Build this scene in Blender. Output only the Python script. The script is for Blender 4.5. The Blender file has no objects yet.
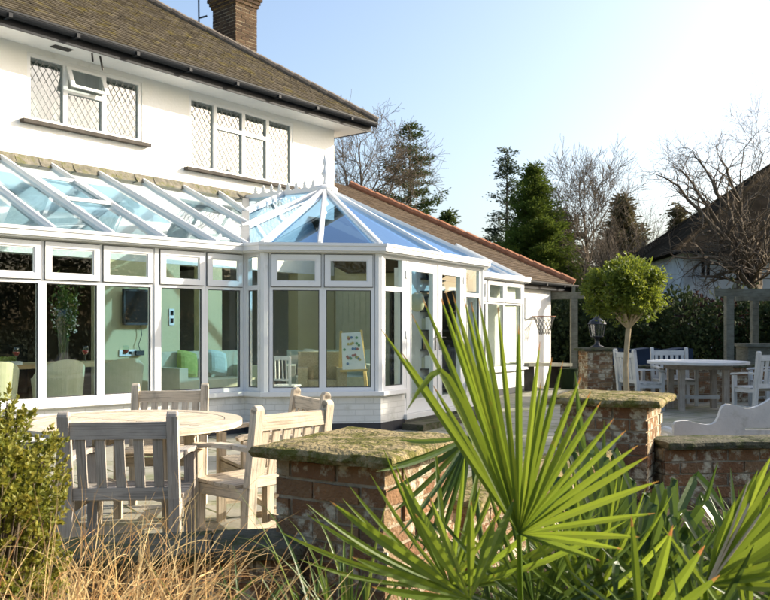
import bpy, math, random
import numpy as np
from mathutils import Vector, Matrix
R = math.radians
rng = random.Random(7)
sc = bpy.context.scene
COL = sc.collection

# ------------------------------------------------------------------ camera, sky, sun, exposure
EYE = 1.32
FPX, CX, HY = 850.0, 385.0, 329.0
cd = bpy.data.cameras.new('camera')
cam = bpy.data.objects.new('camera', cd); COL.objects.link(cam)
cam.location = (0, 0, EYE); cam.rotation_euler = (R(90), 0, 0)
cd.sensor_width = 36; cd.lens = 36*FPX/770; cd.shift_y = (HY-300)/770
cd.clip_start = 0.05; cd.clip_end = 3000
cd.dof.use_dof = True; cd.dof.focus_distance = 4.6; cd.dof.aperture_fstop = 9.0
sc.camera = cam

SUN_AZ = math.atan2(.95, .26)      # clockwise from +Y
SUN_EL = R(23)
w = bpy.data.worlds.new('World'); sc.world = w; w.use_nodes = True
nt = w.node_tree; nt.nodes.clear()
sky = nt.nodes.new('ShaderNodeTexSky'); sky.sky_type = 'NISHITA'; sky.sun_disc = False
sky.sun_elevation = SUN_EL; sky.sun_rotation = SUN_AZ
sky.air_density = 1.0; sky.dust_density = 4.0; sky.ozone_density = 1.5
bg = nt.nodes.new('ShaderNodeBackground'); bg.inputs[1].default_value = 0.15
out = nt.nodes.new('ShaderNodeOutputWorld')
nt.links.new(sky.outputs[0], bg.inputs[0]); nt.links.new(bg.outputs[0], out.inputs[0])
sd = bpy.data.lights.new('sun', 'SUN'); sd.energy = 4.6; sd.angle = R(0.55); sd.color = (1, .905, .75)
so = bpy.data.objects.new('sun', sd); COL.objects.link(so)
sv = Vector((math.sin(SUN_AZ)*math.cos(SUN_EL), math.cos(SUN_AZ)*math.cos(SUN_EL), math.sin(SUN_EL)))
so.rotation_euler = sv.to_track_quat('Z', 'Y').to_euler(); so.location = (20, 5, 20)
sc.view_settings.view_transform = 'Standard'; sc.view_settings.look = 'None'
sc.view_settings.exposure = 1.12; sc.view_settings.gamma = 1
sc.render.engine = 'CYCLES'
sc.cycles.transparent_max_bounces = 24; sc.cycles.max_bounces = 8

# ------------------------------------------------------------------ materials
def ramp(nt, cols, pos=None):
    r = nt.nodes.new('ShaderNodeValToRGB'); el = r.color_ramp.elements
    n = len(cols)
    while len(el) < n: el.new(0.5)
    for i, c in enumerate(cols):
        el[i].position = (pos[i] if pos else i/(n-1)); el[i].color = (c[0], c[1], c[2], 1)
    return r
def mat(name, cols, rough=.8, scale=4, bump=0, bscale=None, metallic=0, detail=5, rnd=0, rndcols=None, trans=0,
        spec=None, brick=None, dist=.01, stain=None, coat=0, grain=0):
    m = bpy.data.materials.new(name); m.use_nodes = True
    nt = m.node_tree; L = nt.links; N = nt.nodes
    bs = N['Principled BSDF']; outn = N['Material Output']
    tc = N.new('ShaderNodeTexCoord'); geo = N.new('ShaderNodeNewGeometry')
    nz = N.new('ShaderNodeTexNoise'); nz.inputs['Scale'].default_value = scale; nz.inputs['Detail'].default_value = detail
    L.new(geo.outputs['Position'], nz.inputs['Vector'])
    cr = ramp(nt, cols, [.3+.4*i/(len(cols)-1) for i in range(len(cols))] if len(cols) > 1 else None) if len(cols) > 1 else None
    if cr: L.new(nz.outputs['Fac'], cr.inputs[0]); cur = cr.outputs[0]
    else:
        c = N.new('ShaderNodeRGB'); c.outputs[0].default_value = (*cols[0], 1); cur = c.outputs[0]
    if rndcols:
        at = N.new('ShaderNodeAttribute'); at.attribute_name = 'rnd'
        r2 = ramp(nt, rndcols); r2.color_ramp.interpolation = 'LINEAR'; L.new(at.outputs['Fac'], r2.inputs[0])
        mx = N.new('ShaderNodeMix'); mx.data_type = 'RGBA'; mx.inputs[0].default_value = rnd
        L.new(cur, mx.inputs[6]); L.new(r2.outputs[0], mx.inputs[7]); cur = mx.outputs[2]
    if stain:
        scol, sscale, lo, hi = stain
        n3 = N.new('ShaderNodeTexNoise'); n3.inputs['Scale'].default_value = sscale; n3.inputs['Detail'].default_value = 8
        n3.inputs['Roughness'].default_value = .65
        L.new(geo.outputs['Position'], n3.inputs['Vector'])
        mr = N.new('ShaderNodeMapRange'); mr.inputs[1].default_value = lo; mr.inputs[2].default_value = hi
        L.new(n3.outputs['Fac'], mr.inputs[0])
        mx = N.new('ShaderNodeMix'); mx.data_type = 'RGBA'; L.new(mr.outputs[0], mx.inputs[0])
        L.new(cur, mx.inputs[6]); mx.inputs[7].default_value = (*scol, 1); cur = mx.outputs[2]
    bumpsrc = None
    if grain:
        a2 = N.new('ShaderNodeAttribute'); a2.attribute_name = 'rnd'
        mp = N.new('ShaderNodeVectorMath'); mp.operation = 'MULTIPLY'; mp.inputs[1].default_value = (4, 95, 1); L.new(tc.outputs['UV'], mp.inputs[0])
        sc2 = N.new('ShaderNodeVectorMath'); sc2.operation = 'SCALE'; sc2.inputs[0].default_value = (37, 53, 11); L.new(a2.outputs['Fac'], sc2.inputs['Scale'])
        ad = N.new('ShaderNodeVectorMath'); ad.operation = 'ADD'; L.new(mp.outputs[0], ad.inputs[0]); L.new(sc2.outputs[0], ad.inputs[1])
        gn = N.new('ShaderNodeTexNoise'); gn.inputs['Scale'].default_value = 1; gn.inputs['Detail'].default_value = 5; gn.inputs['Distortion'].default_value = .4; L.new(ad.outputs[0], gn.inputs['Vector'])
        gr = ramp(nt, [(1-grain,)*3, (1.0, 1.0, 1.0), (1-grain*.5,)*3], [.36, .52, .72]); L.new(gn.outputs['Fac'], gr.inputs[0])
        gm = N.new('ShaderNodeMix'); gm.data_type = 'RGBA'; gm.blend_type = 'MULTIPLY'; gm.inputs[0].default_value = 1
        L.new(cur, gm.inputs[6]); L.new(gr.outputs[0], gm.inputs[7]); cur = gm.outputs[2]
        b0 = N.new('ShaderNodeBump'); b0.inputs['Strength'].default_value = .35; b0.inputs['Distance'].default_value = .002
        L.new(gn.outputs['Fac'], b0.inputs['Height']); bumpsrc = b0
    if brick:
        bw, bh, mort, mcol, mf = brick
        bt = N.new('ShaderNodeTexBrick'); bt.inputs['Scale'].default_value = 1
        bt.inputs['Brick Width'].default_value = bw; bt.inputs['Row Height'].default_value = bh
        bt.inputs['Mortar Size'].default_value = mort; bt.inputs['Mortar Smooth'].default_value = .15
        L.new(tc.outputs['UV'], bt.inputs['Vector'])
        bt.inputs['Color1'].default_value = (1, 1, 1, 1); bt.inputs['Color2'].default_value = (.72, .72, .72, 1); bt.inputs['Mortar'].default_value = (1, 1, 1, 1)
        m1 = N.new('ShaderNodeMix'); m1.data_type = 'RGBA'; m1.blend_type = 'MULTIPLY'; m1.inputs[0].default_value = mf
        L.new(cur, m1.inputs[6]); L.new(bt.outputs['Color'], m1.inputs[7])
        m2 = N.new('ShaderNodeMix'); m2.data_type = 'RGBA'; L.new(bt.outputs['Fac'], m2.inputs[0])
        L.new(m1.outputs[2], m2.inputs[6]); m2.inputs[7].default_value = (*mcol, 1); cur = m2.outputs[2]
        b0 = N.new('ShaderNodeBump'); b0.invert = True; b0.inputs['Strength'].default_value = .6; b0.inputs['Distance'].default_value = .012
        L.new(bt.outputs['Fac'], b0.inputs['Height']); bumpsrc = b0
    if bump:
        n2 = N.new('ShaderNodeTexNoise'); n2.inputs['Scale'].default_value = bscale or scale*6; n2.inputs['Detail'].default_value = 7
        L.new(geo.outputs['Position'], n2.inputs['Vector'])
        bp = N.new('ShaderNodeBump'); bp.inputs['Strength'].default_value = bump; bp.inputs['Distance'].default_value = dist
        L.new(n2.outputs['Fac'], bp.inputs['Height'])
        if bumpsrc: L.new(bumpsrc.outputs[0], bp.inputs['Normal'])
        bumpsrc = bp
    if bumpsrc: L.new(bumpsrc.outputs[0], bs.inputs['Normal'])
    L.new(cur, bs.inputs['Base Color'])
    bs.inputs['Roughness'].default_value = rough; bs.inputs['Metallic'].default_value = metallic
    bs.inputs['Specular IOR Level'].default_value = spec if spec is not None else (.15 if rough > .65 else .45)
    bs.inputs['Coat Weight'].default_value = coat
    if trans:
        tr = N.new('ShaderNodeBsdfTranslucent'); ms = N.new('ShaderNodeMixShader'); ms.inputs[0].default_value = trans
        hs = N.new('ShaderNodeHueSaturation'); hs.inputs['Value'].default_value = 1.7; hs.inputs['Hue'].default_value = .478
        L.new(cur, hs.inputs['Color']); L.new(hs.outputs[0], tr.inputs[0])
        L.new(bs.outputs[0], ms.inputs[1]); L.new(tr.outputs[0], ms.inputs[2]); L.new(ms.outputs[0], outn.inputs[0])
    return m
def glass(name, tint, refl=.0, ior=1.5, rough=0.0, gcol=(.95, .97, 1), wave=.03):
    m = bpy.data.materials.new(name); m.use_nodes = True
    nt = m.node_tree; L = nt.links; N = nt.nodes; N.clear()
    o = N.new('ShaderNodeOutputMaterial'); t = N.new('ShaderNodeBsdfTransparent'); g = N.new('ShaderNodeBsdfGlossy')
    t.inputs[0].default_value = (*tint, 1); g.inputs['Roughness'].default_value = rough; g.inputs[0].default_value = (*gcol, 1)
    f = N.new('ShaderNodeFresnel'); f.inputs[0].default_value = ior
    nz = N.new('ShaderNodeTexNoise'); nz.inputs['Scale'].default_value = 1.3; nz.inputs['Detail'].default_value = 1
    bp = N.new('ShaderNodeBump'); bp.inputs['Strength'].default_value = wave; bp.inputs['Distance'].default_value = .02
    L.new(nz.outputs[0], bp.inputs['Height']); L.new(bp.outputs[0], g.inputs['Normal'])
    a = N.new('ShaderNodeMath'); a.operation = 'ADD'; a.inputs[1].default_value = refl; a.use_clamp = True
    L.new(f.outputs[0], a.inputs[0])
    # the inner face of a pane only transmits: reflection is counted once, at the outer face
    ge = N.new('ShaderNodeNewGeometry'); iv = N.new('ShaderNodeMath'); iv.operation = 'SUBTRACT'; iv.inputs[0].default_value = 1; L.new(ge.outputs['Backfacing'], iv.inputs[1])
    mu = N.new('ShaderNodeMath'); mu.operation = 'MULTIPLY'; L.new(a.outputs[0], mu.inputs[0]); L.new(iv.outputs[0], mu.inputs[1])
    mx = N.new('ShaderNodeMixShader'); L.new(mu.outputs[0], mx.inputs[0]); L.new(t.outputs[0], mx.inputs[1]); L.new(g.outputs[0], mx.inputs[2])
    L.new(mx.outputs[0], o.inputs[0]); return m
def woodmat(name, c1, c2, rough=.75, stretch=(3, 3, 40)):
    m = mat(name, [c1, c2], rough, 9, .35, 60, detail=8, dist=.003, rnd=.35, rndcols=[c1, tuple(v*1.12 for v in c2)])
    return m
M = {}
M['render'] = mat('white_render', [(.76, .74, .68), (.84, .83, .80)], .85, 1.2, .5, 22, dist=.008, stain=((.60, .58, .50), 2.2, .60, .80))
M['painted_brick'] = mat('white_painted_brick', [(.66, .66, .63), (.78, .78, .75)], .6, 3, .4, 30, brick=(.225, .075, .006, (.60, .60, .57), .2), stain=((.42, .42, .35), 4.0, .55, .80), dist=.004)
M['plinth'] = mat('black_plinth', [(.02, .022, .028), (.04, .042, .05)], .5, 3, .2)
M['upvc'] = mat('white_upvc', [(.70, .71, .71), (.77, .77, .76)], .35, 2.5, stain=((.58, .58, .53), 5, .60, .82))
M['seal'] = mat('rubber_seal', [(.05, .05, .05)], .6)
M['gutter_black'] = mat('black_gutter_plastic', [(.012, .014, .018), (.02, .022, .026)], .6, 3, spec=.15)
M['tile'] = mat('clay_tile_mossy', [(.055, .046, .032), (.095, .08, .054)], .9, 2.5, .5, 60, rnd=.5, rndcols=[(.035, .03, .022), (.075, .062, .042), (.12, .10, .07)], stain=((.11, .09, .026), 3.5, .52, .68), dist=.01)
M['tile2'] = mat('brown_tile', [(.065, .045, .03), (.11, .08, .05)], .9, 2.5, .5, 60, rnd=.5, rndcols=[(.05, .036, .026), (.095, .068, .042), (.13, .095, .06)], dist=.01)
M['ridge_red'] = mat('red_ridge_tile', [(.26, .11, .06), (.38, .18, .10)], .85, 6, .4, 50)
M['ridge_dark'] = mat('weathered_ridge_tile', [(.13, .11, .09), (.2, .17, .14)], .9, 6, .4, 50)
M['tile_far'] = mat('shade_darkened_far_tile', [(.018, .015, .011), (.045, .036, .026)], 1, 1.6, 0, spec=0)  # brown tile with the shade of trees put into its colour
M['lead'] = mat('lead', [(.26, .27, .26), (.34, .34, .33)], .6, 6)
M['flash'] = mat('lead_flashing_mossy', [(.10, .095, .075), (.22, .20, .16)], .85, 10, .6, 40, stain=((.12, .12, .05), 9, .5, .62))
M['win'] = glass('window_glass', (.94, .97, .93), .015)
M['winold'] = glass('leaded_glass', (.72, .77, .76), .12, wave=.10)
M['roofglass'] = glass('clear_roof_glass', (.72, .83, .89), .14, gcol=(.85, .92, 1))
M['blueglass'] = glass('blue_solar_glass', (.48, .70, .90), .22, gcol=(.62, .80, 1))
M['paleblueglass'] = glass('pale_blue_glass', (.55, .74, .90), .10, gcol=(.6, .75, .9))
M['vaseglass'] = glass('vase_glass', (.85, .93, .90), .05)
M['brick'] = mat('old_red_brick', [(.13, .08, .045), (.25, .16, .085)], .95, 16, 1.0, 60, rnd=.62,
   rndcols=[(.09, .055, .035), (.26, .13, .06), (.16, .07, .04), (.34, .24, .13), (.11, .075, .05), (.30, .15, .07), (.15, .11, .07), (.40, .31, .19)], stain=((.50, .45, .33), 9, .51, .60), dist=.012)
M['mortar'] = mat('lime_mortar', [(.24, .20, .14), (.38, .32, .23)], .95, 20, .8, 90)
M['chimbrick'] = mat('brown_stock_brick', [(.05, .034, .024), (.085, .055, .033)], .9, 8, .5, 60, rnd=.6, rndcols=[(.035, .024, .018), (.07, .045, .028), (.11, .07, .04)])
M['chimmortar'] = mat('pale_mortar', [(.30, .26, .18), (.36, .31, .22)], .95, 20)
M['cap'] = mat('mossy_stone_cap', [(.20, .155, .075), (.32, .26, .14)], .95, 7, 1.0, 55, stain=((.11, .105, .025), 11, .46, .56), dist=.02)
M['slab'] = mat('dark_mossy_stone', [(.06, .058, .04), (.13, .12, .085)], .9, 6, 1, 50, stain=((.045, .055, .018), 9, .46, .6))  # dark stone tone with darker green moss patches
M['paving'] = mat('york_stone_paving', [(.26, .25, .20), (.36, .34, .28)], .85, 2.2, .4, 25, brick=(.9, .6, .012, (.10, .105, .05), .35), stain=((.16, .18, .07), 1.5, .5, .7))
M['lawn'] = mat('lawn', [(.045, .07, .02), (.08, .11, .03)], .95, 1.5, .8, 30)
M['soil'] = mat('soil', [(.04, .03, .02), (.08, .06, .035)], .98, 12, 1, 50, dist=.03)
M['teak'] = mat('pale_weathered_teak', [(.52, .43, .31), (.70, .60, .45)], .7, 7, .4, 90, detail=9, rnd=.3, stain=((.36, .32, .26), 9, .54, .74), grain=.42, rndcols=[(.50, .42, .32), (.72, .64, .52)], dist=.003)
M['teakgrey'] = mat('grey_weathered_teak', [(.33, .29, .25), (.45, .40, .34)], .8, 12, .4, 70, detail=8, rnd=.4, rndcols=[(.28, .25, .21), (.48, .43, .36)], dist=.003, grain=.36)
M['whitewood'] = mat('pale_painted_wood', [(.50, .51, .50), (.62, .62, .60)], .7, 6, .2, 50, rnd=.3, rndcols=[(.46, .47, .46), (.64, .64, .62)], grain=.3)
M['whitepaint'] = mat('worn_white_painted_wood', [(.50, .50, .48), (.62, .61, .58)], .7, 5, .3, 40, stain=((.36, .36, .32), 8, .56, .74))
M['greywood'] = mat('grey_green_timber', [(.13, .13, .10), (.21, .21, .17)], .85, 7, .3, 60, grain=.4)
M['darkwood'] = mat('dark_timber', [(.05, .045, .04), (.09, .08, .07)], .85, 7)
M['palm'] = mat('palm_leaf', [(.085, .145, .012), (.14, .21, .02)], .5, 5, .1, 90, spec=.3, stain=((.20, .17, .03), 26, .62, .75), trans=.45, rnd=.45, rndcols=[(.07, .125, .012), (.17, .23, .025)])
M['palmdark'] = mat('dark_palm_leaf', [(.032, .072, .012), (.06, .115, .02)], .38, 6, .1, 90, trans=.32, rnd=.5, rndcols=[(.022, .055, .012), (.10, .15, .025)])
M['palmtip'] = mat('yellow_leaf_tip', [(.36, .27, .05), (.38, .17, .05)], .6, 40, trans=.3)
M['midrib'] = mat('pale_midrib', [(.50, .38, .24), (.62, .50, .34)], .6, 9)
M['strap'] = mat('strap_leaf', [(.045, .085, .012), (.09, .14, .025)], .45, 6, .1, 90, trans=.35, rnd=.6, rndcols=[(.02, .06, .012), (.06, .12, .02), (.14, .18, .03)])
M['drygrass'] = mat('dry_grass', [(.40, .27, .10), (.58, .43, .20)], .7, 9, trans=.25, rnd=.7, rndcols=[(.26, .15, .06), (.50, .33, .12), (.42, .34, .16), (.66, .54, .30), (.46, .26, .09)])
M['shrubleaf'] = mat('golden_conifer_leaf', [(.11, .12, .016), (.24, .20, .03)], .6, 14, trans=.3, rnd=.65, rndcols=[(.05, .095, .012), (.13, .17, .018), (.32, .30, .05)])
M['topi'] = mat('topiary_leaf', [(.075, .115, .011), (.145, .185, .02)], .5, 4, trans=.42, rnd=.6, rndcols=[(.03, .06, .007), (.09, .135, .014), (.20, .235, .03)])
M['coniferleaf'] = mat('conifer_leaf', [(.03, .055, .018), (.06, .09, .025)], .7, 1, trans=.15, rnd=.6, rndcols=[(.02, .04, .014), (.05, .08, .022), (.10, .13, .03)])
M['coniferblue'] = mat('blue_conifer_leaf', [(.035, .055, .035), (.06, .085, .05)], .7, 1, trans=.15, rnd=.6, rndcols=[(.025, .04, .028), (.08, .11, .06)])
M['coniferbrown'] = mat('brown_conifer_leaf', [(.075, .07, .035), (.12, .11, .05)], .7, 1, trans=.15, rnd=.6, rndcols=[(.05, .05, .026), (.14, .12, .05)])
M['conifergreen'] = mat('mid_green_conifer_leaf', [(.06, .09, .016), (.10, .13, .022)], .7, 1, trans=.2, rnd=.6, rndcols=[(.025, .055, .012), (.07, .12, .018), (.12, .17, .03)])  # the cone shaped conifer's own lighter green
M['ivy'] = mat('dark_evergreen_leaf', [(.014, .024, .010), (.03, .045, .016)], .85, 2, spec=.15, trans=.12, rnd=.6, rndcols=[(.012, .022, .01), (.03, .05, .018), (.06, .08, .03)])
M['beech'] = mat('russet_beech_leaf', [(.045, .024, .022), (.08, .04, .032)], .75, 2, trans=.15, rnd=.6, rndcols=[(.03, .018, .018), (.085, .045, .034)])
M['bark'] = mat('bark', [(.09, .07, .05), (.15, .12, .085)], .9, 8, .5, 30)
M['twig'] = mat('brown_twigs', [(.10, .08, .06), (.16, .125, .09)], .9, 2)
M['barklight'] = mat('pale_bark', [(.28, .23, .15), (.40, .33, .22)], .85, 14, .5, 50)
M['greenwall'] = mat('pale_green_paint', [(.56, .49, .29), (.60, .53, .31)], .8, 2)
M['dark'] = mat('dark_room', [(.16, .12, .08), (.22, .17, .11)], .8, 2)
M['floor'] = mat('pale_tile_floor', [(.45, .42, .36), (.52, .49, .42)], .4, 3)
M['black'] = mat('gloss_black', [(.01, .011, .012)], .2)
M['blackmat'] = mat('matt_black', [(.02, .02, .02)], .6)
M['oak'] = mat('oak', [(.34, .21, .09), (.44, .29, .14)], .5, 12)
M['linen'] = mat('pale_green_fabric', [(.50, .50, .36), (.56, .55, .41)], .9, 12, .3, 90)
M['skycurtain'] = mat('grey_sky_pale_curtain', [(.34, .36, .35), (.46, .47, .44)], .9, 3)  # pale grey curtain tone imitates sky mirrored in the upstairs panes
M['lime'] = mat('lime_cushion', [(.22, .27, .07), (.30, .34, .10)], .85, 15, .3, 90)
M['teal'] = mat('teal_cushion', [(.36, .42, .36), (.44, .50, .43)], .85, 15)
M['red'] = mat('red_wine', [(.35, .02, .015)], .2)
M['chrome'] = mat('satin_metal', [(.5, .5, .5)], .25, metallic=1)
M['yellowwood'] = mat('pine_frame', [(.58, .42, .16), (.66, .50, .22)], .5, 12)
M['paper'] = mat('white_board', [(.80, .80, .74), (.84, .84, .80)], .6, 2)
M['petal'] = mat('white_petal', [(.78, .80, .74)], .7, trans=.2)
M['wicker'] = mat('wicker', [(.42, .36, .22), (.55, .48, .32)], .8, 60, .8, 120)
M['iron'] = mat('dark_iron', [(.03, .035, .04), (.06, .06, .065)], .45, 10, metallic=.6)
M['blue'] = mat('blue_cover', [(.012, .022, .04), (.02, .034, .06)], .7, 3)
M['rust'] = mat('rusty_iron', [(.12, .06, .035), (.22, .11, .06)], .8, 20)
M['net'] = mat('net_cord', [(.10, .10, .09)], .8)
M['chips'] = [mat('magnet_'+n, [c], .5) for n, c in (('green', (.18, .36, .2)), ('blue', (.16, .26, .45)), ('yellow', (.6, .5, .2)), ('red', (.45, .2, .18)))]
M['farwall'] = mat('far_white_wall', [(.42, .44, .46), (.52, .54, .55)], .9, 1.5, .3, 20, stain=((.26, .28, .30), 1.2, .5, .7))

# ------------------------------------------------------------------ mesh helpers
BASE = {}
class Frame:
    """vertical wall frame: u along (dx,dy), v outward (to the right of the direction of travel), z up"""
    def __init__(s, ox, oy, dx, dy):
        l = math.hypot(dx, dy); s.o = (ox, oy); s.d = (dx/l, dy/l); s.n = (s.d[1], -s.d[0])
    def P(s, u, v, z): return Vector((s.o[0]+u*s.d[0]+v*s.n[0], s.o[1]+u*s.d[1]+v*s.n[1], z))
    def u_at(s, px, v=0):
        k = (px-CX)/FPX; ox = s.o[0]+v*s.n[0]; oy = s.o[1]+v*s.n[1]
        return (k*oy-ox)/(s.d[0]-k*s.d[1])
WORLD = Frame(0, 0, 1, 0)      # u=x, v=-y
def W(px, py, D): return Vector(((px-CX)*D/FPX, D, EYE-(py-HY)*D/FPX))
class MB:
    def __init__(s): s.v = []; s.f = []; s.uv = []; s.r = []; s.cur = None
    def face(s, pts, uvs=None, r=None):
        i = len(s.v); s.v += [tuple(p) for p in pts]; s.f.append(tuple(range(i, i+len(pts))))
        s.uv.append(uvs or [(p[0]+p[1]*.3, p[2]) for p in pts]); s.r.append(rng.random() if r is None else r)
    def hexa(s, c, uvd=None, r=None):
        """c: 8 corners: bottom 0-3 ccw, top 4-7"""
        r = rng.random() if r is None else r
        a = uvd
        for q in ((3, 2, 1, 0), (4, 5, 6, 7), (0, 1, 5, 4), (1, 2, 6, 5), (2, 3, 7, 6), (3, 0, 4, 7)):
            P = [c[k] for k in q]; e1 = (P[1]-P[0]); e2 = (P[3]-P[0])
            if a:
                ua = a[0]; n = e1.cross(e2)
                if n.length > 0: n.normalize()
                if abs(n.z) > .8: uvs = [(p[0], p[1]) for p in P]
                elif abs(n.dot(ua)) > .7: uvs = [(p.dot(ua.cross(Vector((0, 0, 1)))), p.z) for p in P]
                else: uvs = [(p.dot(ua), p.z) for p in P]
            elif e1.length >= e2.length: uvs = [(0, 0), (e1.length, 0), (e1.length, e2.length), (0, e2.length)]
            else: uvs = [(0, 0), (0, e1.length), (e2.length, e1.length), (e2.length, 0)]
            s.face(P, uvs, r)
        return s
    def box(s, F, u0, u1, v0, v1, z0, z1, r=None):
        P = F.P
        # v outward; order for outward normals
        c = [P(u0, v1, z0), P(u1, v1, z0), P(u1, v0, z0), P(u0, v0, z0), P(u0, v1, z1), P(u1, v1, z1), P(u1, v0, z1), P(u0, v0, z1)]
        return s.hexa(c, (Vector((F.d[0], F.d[1], 0)),), r)
    def bar(s, p, q, w, h=None, up=None, r=None, w2=None):
        h = h or w; w2 = w2 or 1
        p = Vector(p); q = Vector(q); d = (q-p).normalized(); up = Vector(up) if up else Vector((0, 0, 1))
        if abs(d.dot(up)) > .98: up = Vector((0, 1, 0)) if abs(d.y) < .9 else Vector((1, 0, 0))
        sd = d.cross(up).normalized(); u2 = sd.cross(d)
        a, b = sd*w/2, u2*h/2
        c = [p-a-b, p+a-b, p+a+b, p-a+b, q-a*w2-b*w2, q+a*w2-b*w2, q+a*w2+b*w2, q-a*w2+b*w2]
        c2 = [c[3], c[2], c[1], c[0], c[7], c[6], c[5], c[4]]
        return s.hexa(c if (c[1]-c[0]).cross(c[3]-c[0]).dot(d) > 0 else c2, None, r)
    def tube(s, pts, rad, n=8, cap=True, r=None):
        pts = [Vector(p) for p in pts]
        if not isinstance(rad, (list, tuple)): rad = [rad]*len(pts)
        r = rng.random() if r is None else r
        b0 = len(s.v); up = None
        for i, p in enumerate(pts):
            d = (pts[min(i+1, len(pts)-1)]-pts[max(i-1, 0)])
            d = d.normalized() if d.length > 1e-9 else Vector((0, 0, 1))
            if up is None: up = Vector((1, 0, 0)) if abs(d.x) < .8 else Vector((0, 1, 0))
            a = (up-d*up.dot(d)).normalized(); b = d.cross(a); up = a
            for k in range(n):
                t = 2*math.pi*k/n; s.v.append(tuple(p+(a*math.cos(t)+b*math.sin(t))*rad[i]))
        for i in range(len(pts)-1):
            for k in range(n):
                k2 = (k+1) % n; q = (b0+i*n+k, b0+i*n+k2, b0+(i+1)*n+k2, b0+(i+1)*n+k)
                s.f.append(q); s.uv.append([(k/n, i), ((k+1)/n, i), ((k+1)/n, i+1), (k/n, i+1)]); s.r.append(r)
        if cap:
            s.f.append(tuple(b0+k for k in range(n-1, -1, -1))); s.uv.append([(0, 0)]*n); s.r.append(r)
            e = b0+(len(pts)-1)*n
            s.f.append(tuple(e+k for k in range(n))); s.uv.append([(0, 0)]*n); s.r.append(r)
        return s
    def lathe(s, c, prof, n=20, r=None):
        """prof: list of (radius, z)"""
        r = rng.random() if r is None else r; b0 = len(s.v)
        for (ra, z) in prof:
            for k in range(n):
                t = 2*math.pi*k/n; s.v.append((c[0]+ra*math.cos(t), c[1]+ra*math.sin(t), c[2]+z))
        for i in range(len(prof)-1):
            for k in range(n):
                k2 = (k+1) % n; s.f.append((b0+i*n+k, b0+i*n+k2, b0+(i+1)*n+k2, b0+(i+1)*n+k)); s.uv.append([(0, 0)]*4); s.r.append(r)
        s.f.append(tuple(b0+k for k in range(n-1, -1, -1))); s.uv.append([(0, 0)]*n); s.r.append(r)
        e = b0+(len(prof)-1)*n; s.f.append(tuple(e+k for k in range(n))); s.uv.append([(0, 0)]*n); s.r.append(r)
        return s
    def prism(s, poly, vec, r=None):
        """poly: planar list of points, extruded by vec"""
        poly = [Vector(p) for p in poly]; vec = Vector(vec); n = len(poly); r = rng.random() if r is None else r
        nn = Vector((0, 0, 0))
        for i in range(n): nn += poly[i].cross(poly[(i+1) % n])
        if nn.dot(vec) > 0: poly = poly[::-1]
        top = [p+vec for p in poly]
        s.face(poly, None, r); s.face(top[::-1], None, r)
        for i in range(n):
            j = (i+1) % n; s.face([poly[j], poly[i], top[i], top[j]], None, r)
        return s
    def build(s, name, m, parent=None, local=False, smooth=False, bevel=0, multi=None):
        me = bpy.data.meshes.new(name)
        off = Vector((0, 0, 0)) if (parent is None or local) else BASE[parent]
        V = [(x-off.x, y-off.y, z-off.z) for (x, y, z) in s.v]
        me.from_pydata(V, [], s.f)
        uvl = me.uv_layers.new(name='UVMap')
        flat = [c for f in s.uv for uv in f for c in uv]
        uvl.data.foreach_set('uv', flat)
        at = me.attributes.new('rnd', 'FLOAT', 'FACE'); at.data.foreach_set('value', s.r)
        if smooth: me.polygons.foreach_set('use_smooth', [True]*len(s.f))
        me.materials.append(m)
        if multi:
            for mm in multi[0]: me.materials.append(mm)
            me.polygons.foreach_set('material_index', multi[1])
        me.update()
        o = bpy.data.objects.new(name, me); COL.objects.link(o)
        if parent: o.parent = parent; BASE[o] = BASE[parent]
        else: BASE[o] = Vector((0, 0, 0))
        if bevel:
            b = o.modifiers.new('bevel', 'BEVEL'); b.width = bevel; b.segments = 2; b.limit_method = 'ANGLE'; b.angle_limit = R(50)
        return o
def thing(name, label, cat, loc=(0, 0, 0), rz=0, group=None):
    o = bpy.data.objects.new(name, None); COL.objects.link(o); o.location = loc; o.rotation_euler = (0, 0, rz)
    o.empty_display_size = .2
    o['label'] = label; o['category'] = cat
    if group: o['group'] = group
    BASE[o] = Vector(loc); return o
def tag(o, label, cat, group=None, kind=None):
    if label: o['label'] = label
    if cat: o['category'] = cat
    if group: o['group'] = group
    if kind: o['kind'] = kind
    return o
def rebase(o, loc):
    """move the origin of a single-mesh thing to loc without moving its shape"""
    loc = Vector(loc); o.data.transform(Matrix.Translation(-loc)); o.location = loc; BASE[o] = loc; return o
def dup(root, loc, rz, label):
    r = root.copy(); COL.objects.link(r); r.location = loc; r.rotation_euler = (0, 0, rz); r['label'] = label
    for ch in list(root.children):
        c = ch.copy(); COL.objects.link(c); c.parent = r
        for g in list(ch.children):
            d = g.copy(); COL.objects.link(d); d.parent = c
    return r
exec_parts = []

# ------------------------------------------------------------------ ground
def sheet(name, pts, z, m, n=1):
    b = MB(); b.face([(x, y, z) for x, y in pts], [(x*.8+y*.6, -x*.6+y*.8) for x, y in pts])
    o = b.build(name, m); o['kind'] = 'structure'; return o
sheet('ground', [(-1500, -1500), (1500, -1500), (1500, 1500), (-1500, 1500)], -.004, M['lawn'])
sheet('patio', [(-12, 1), (14, 1), (14, 23), (-12, 23)], 0, M['paving'])
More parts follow.
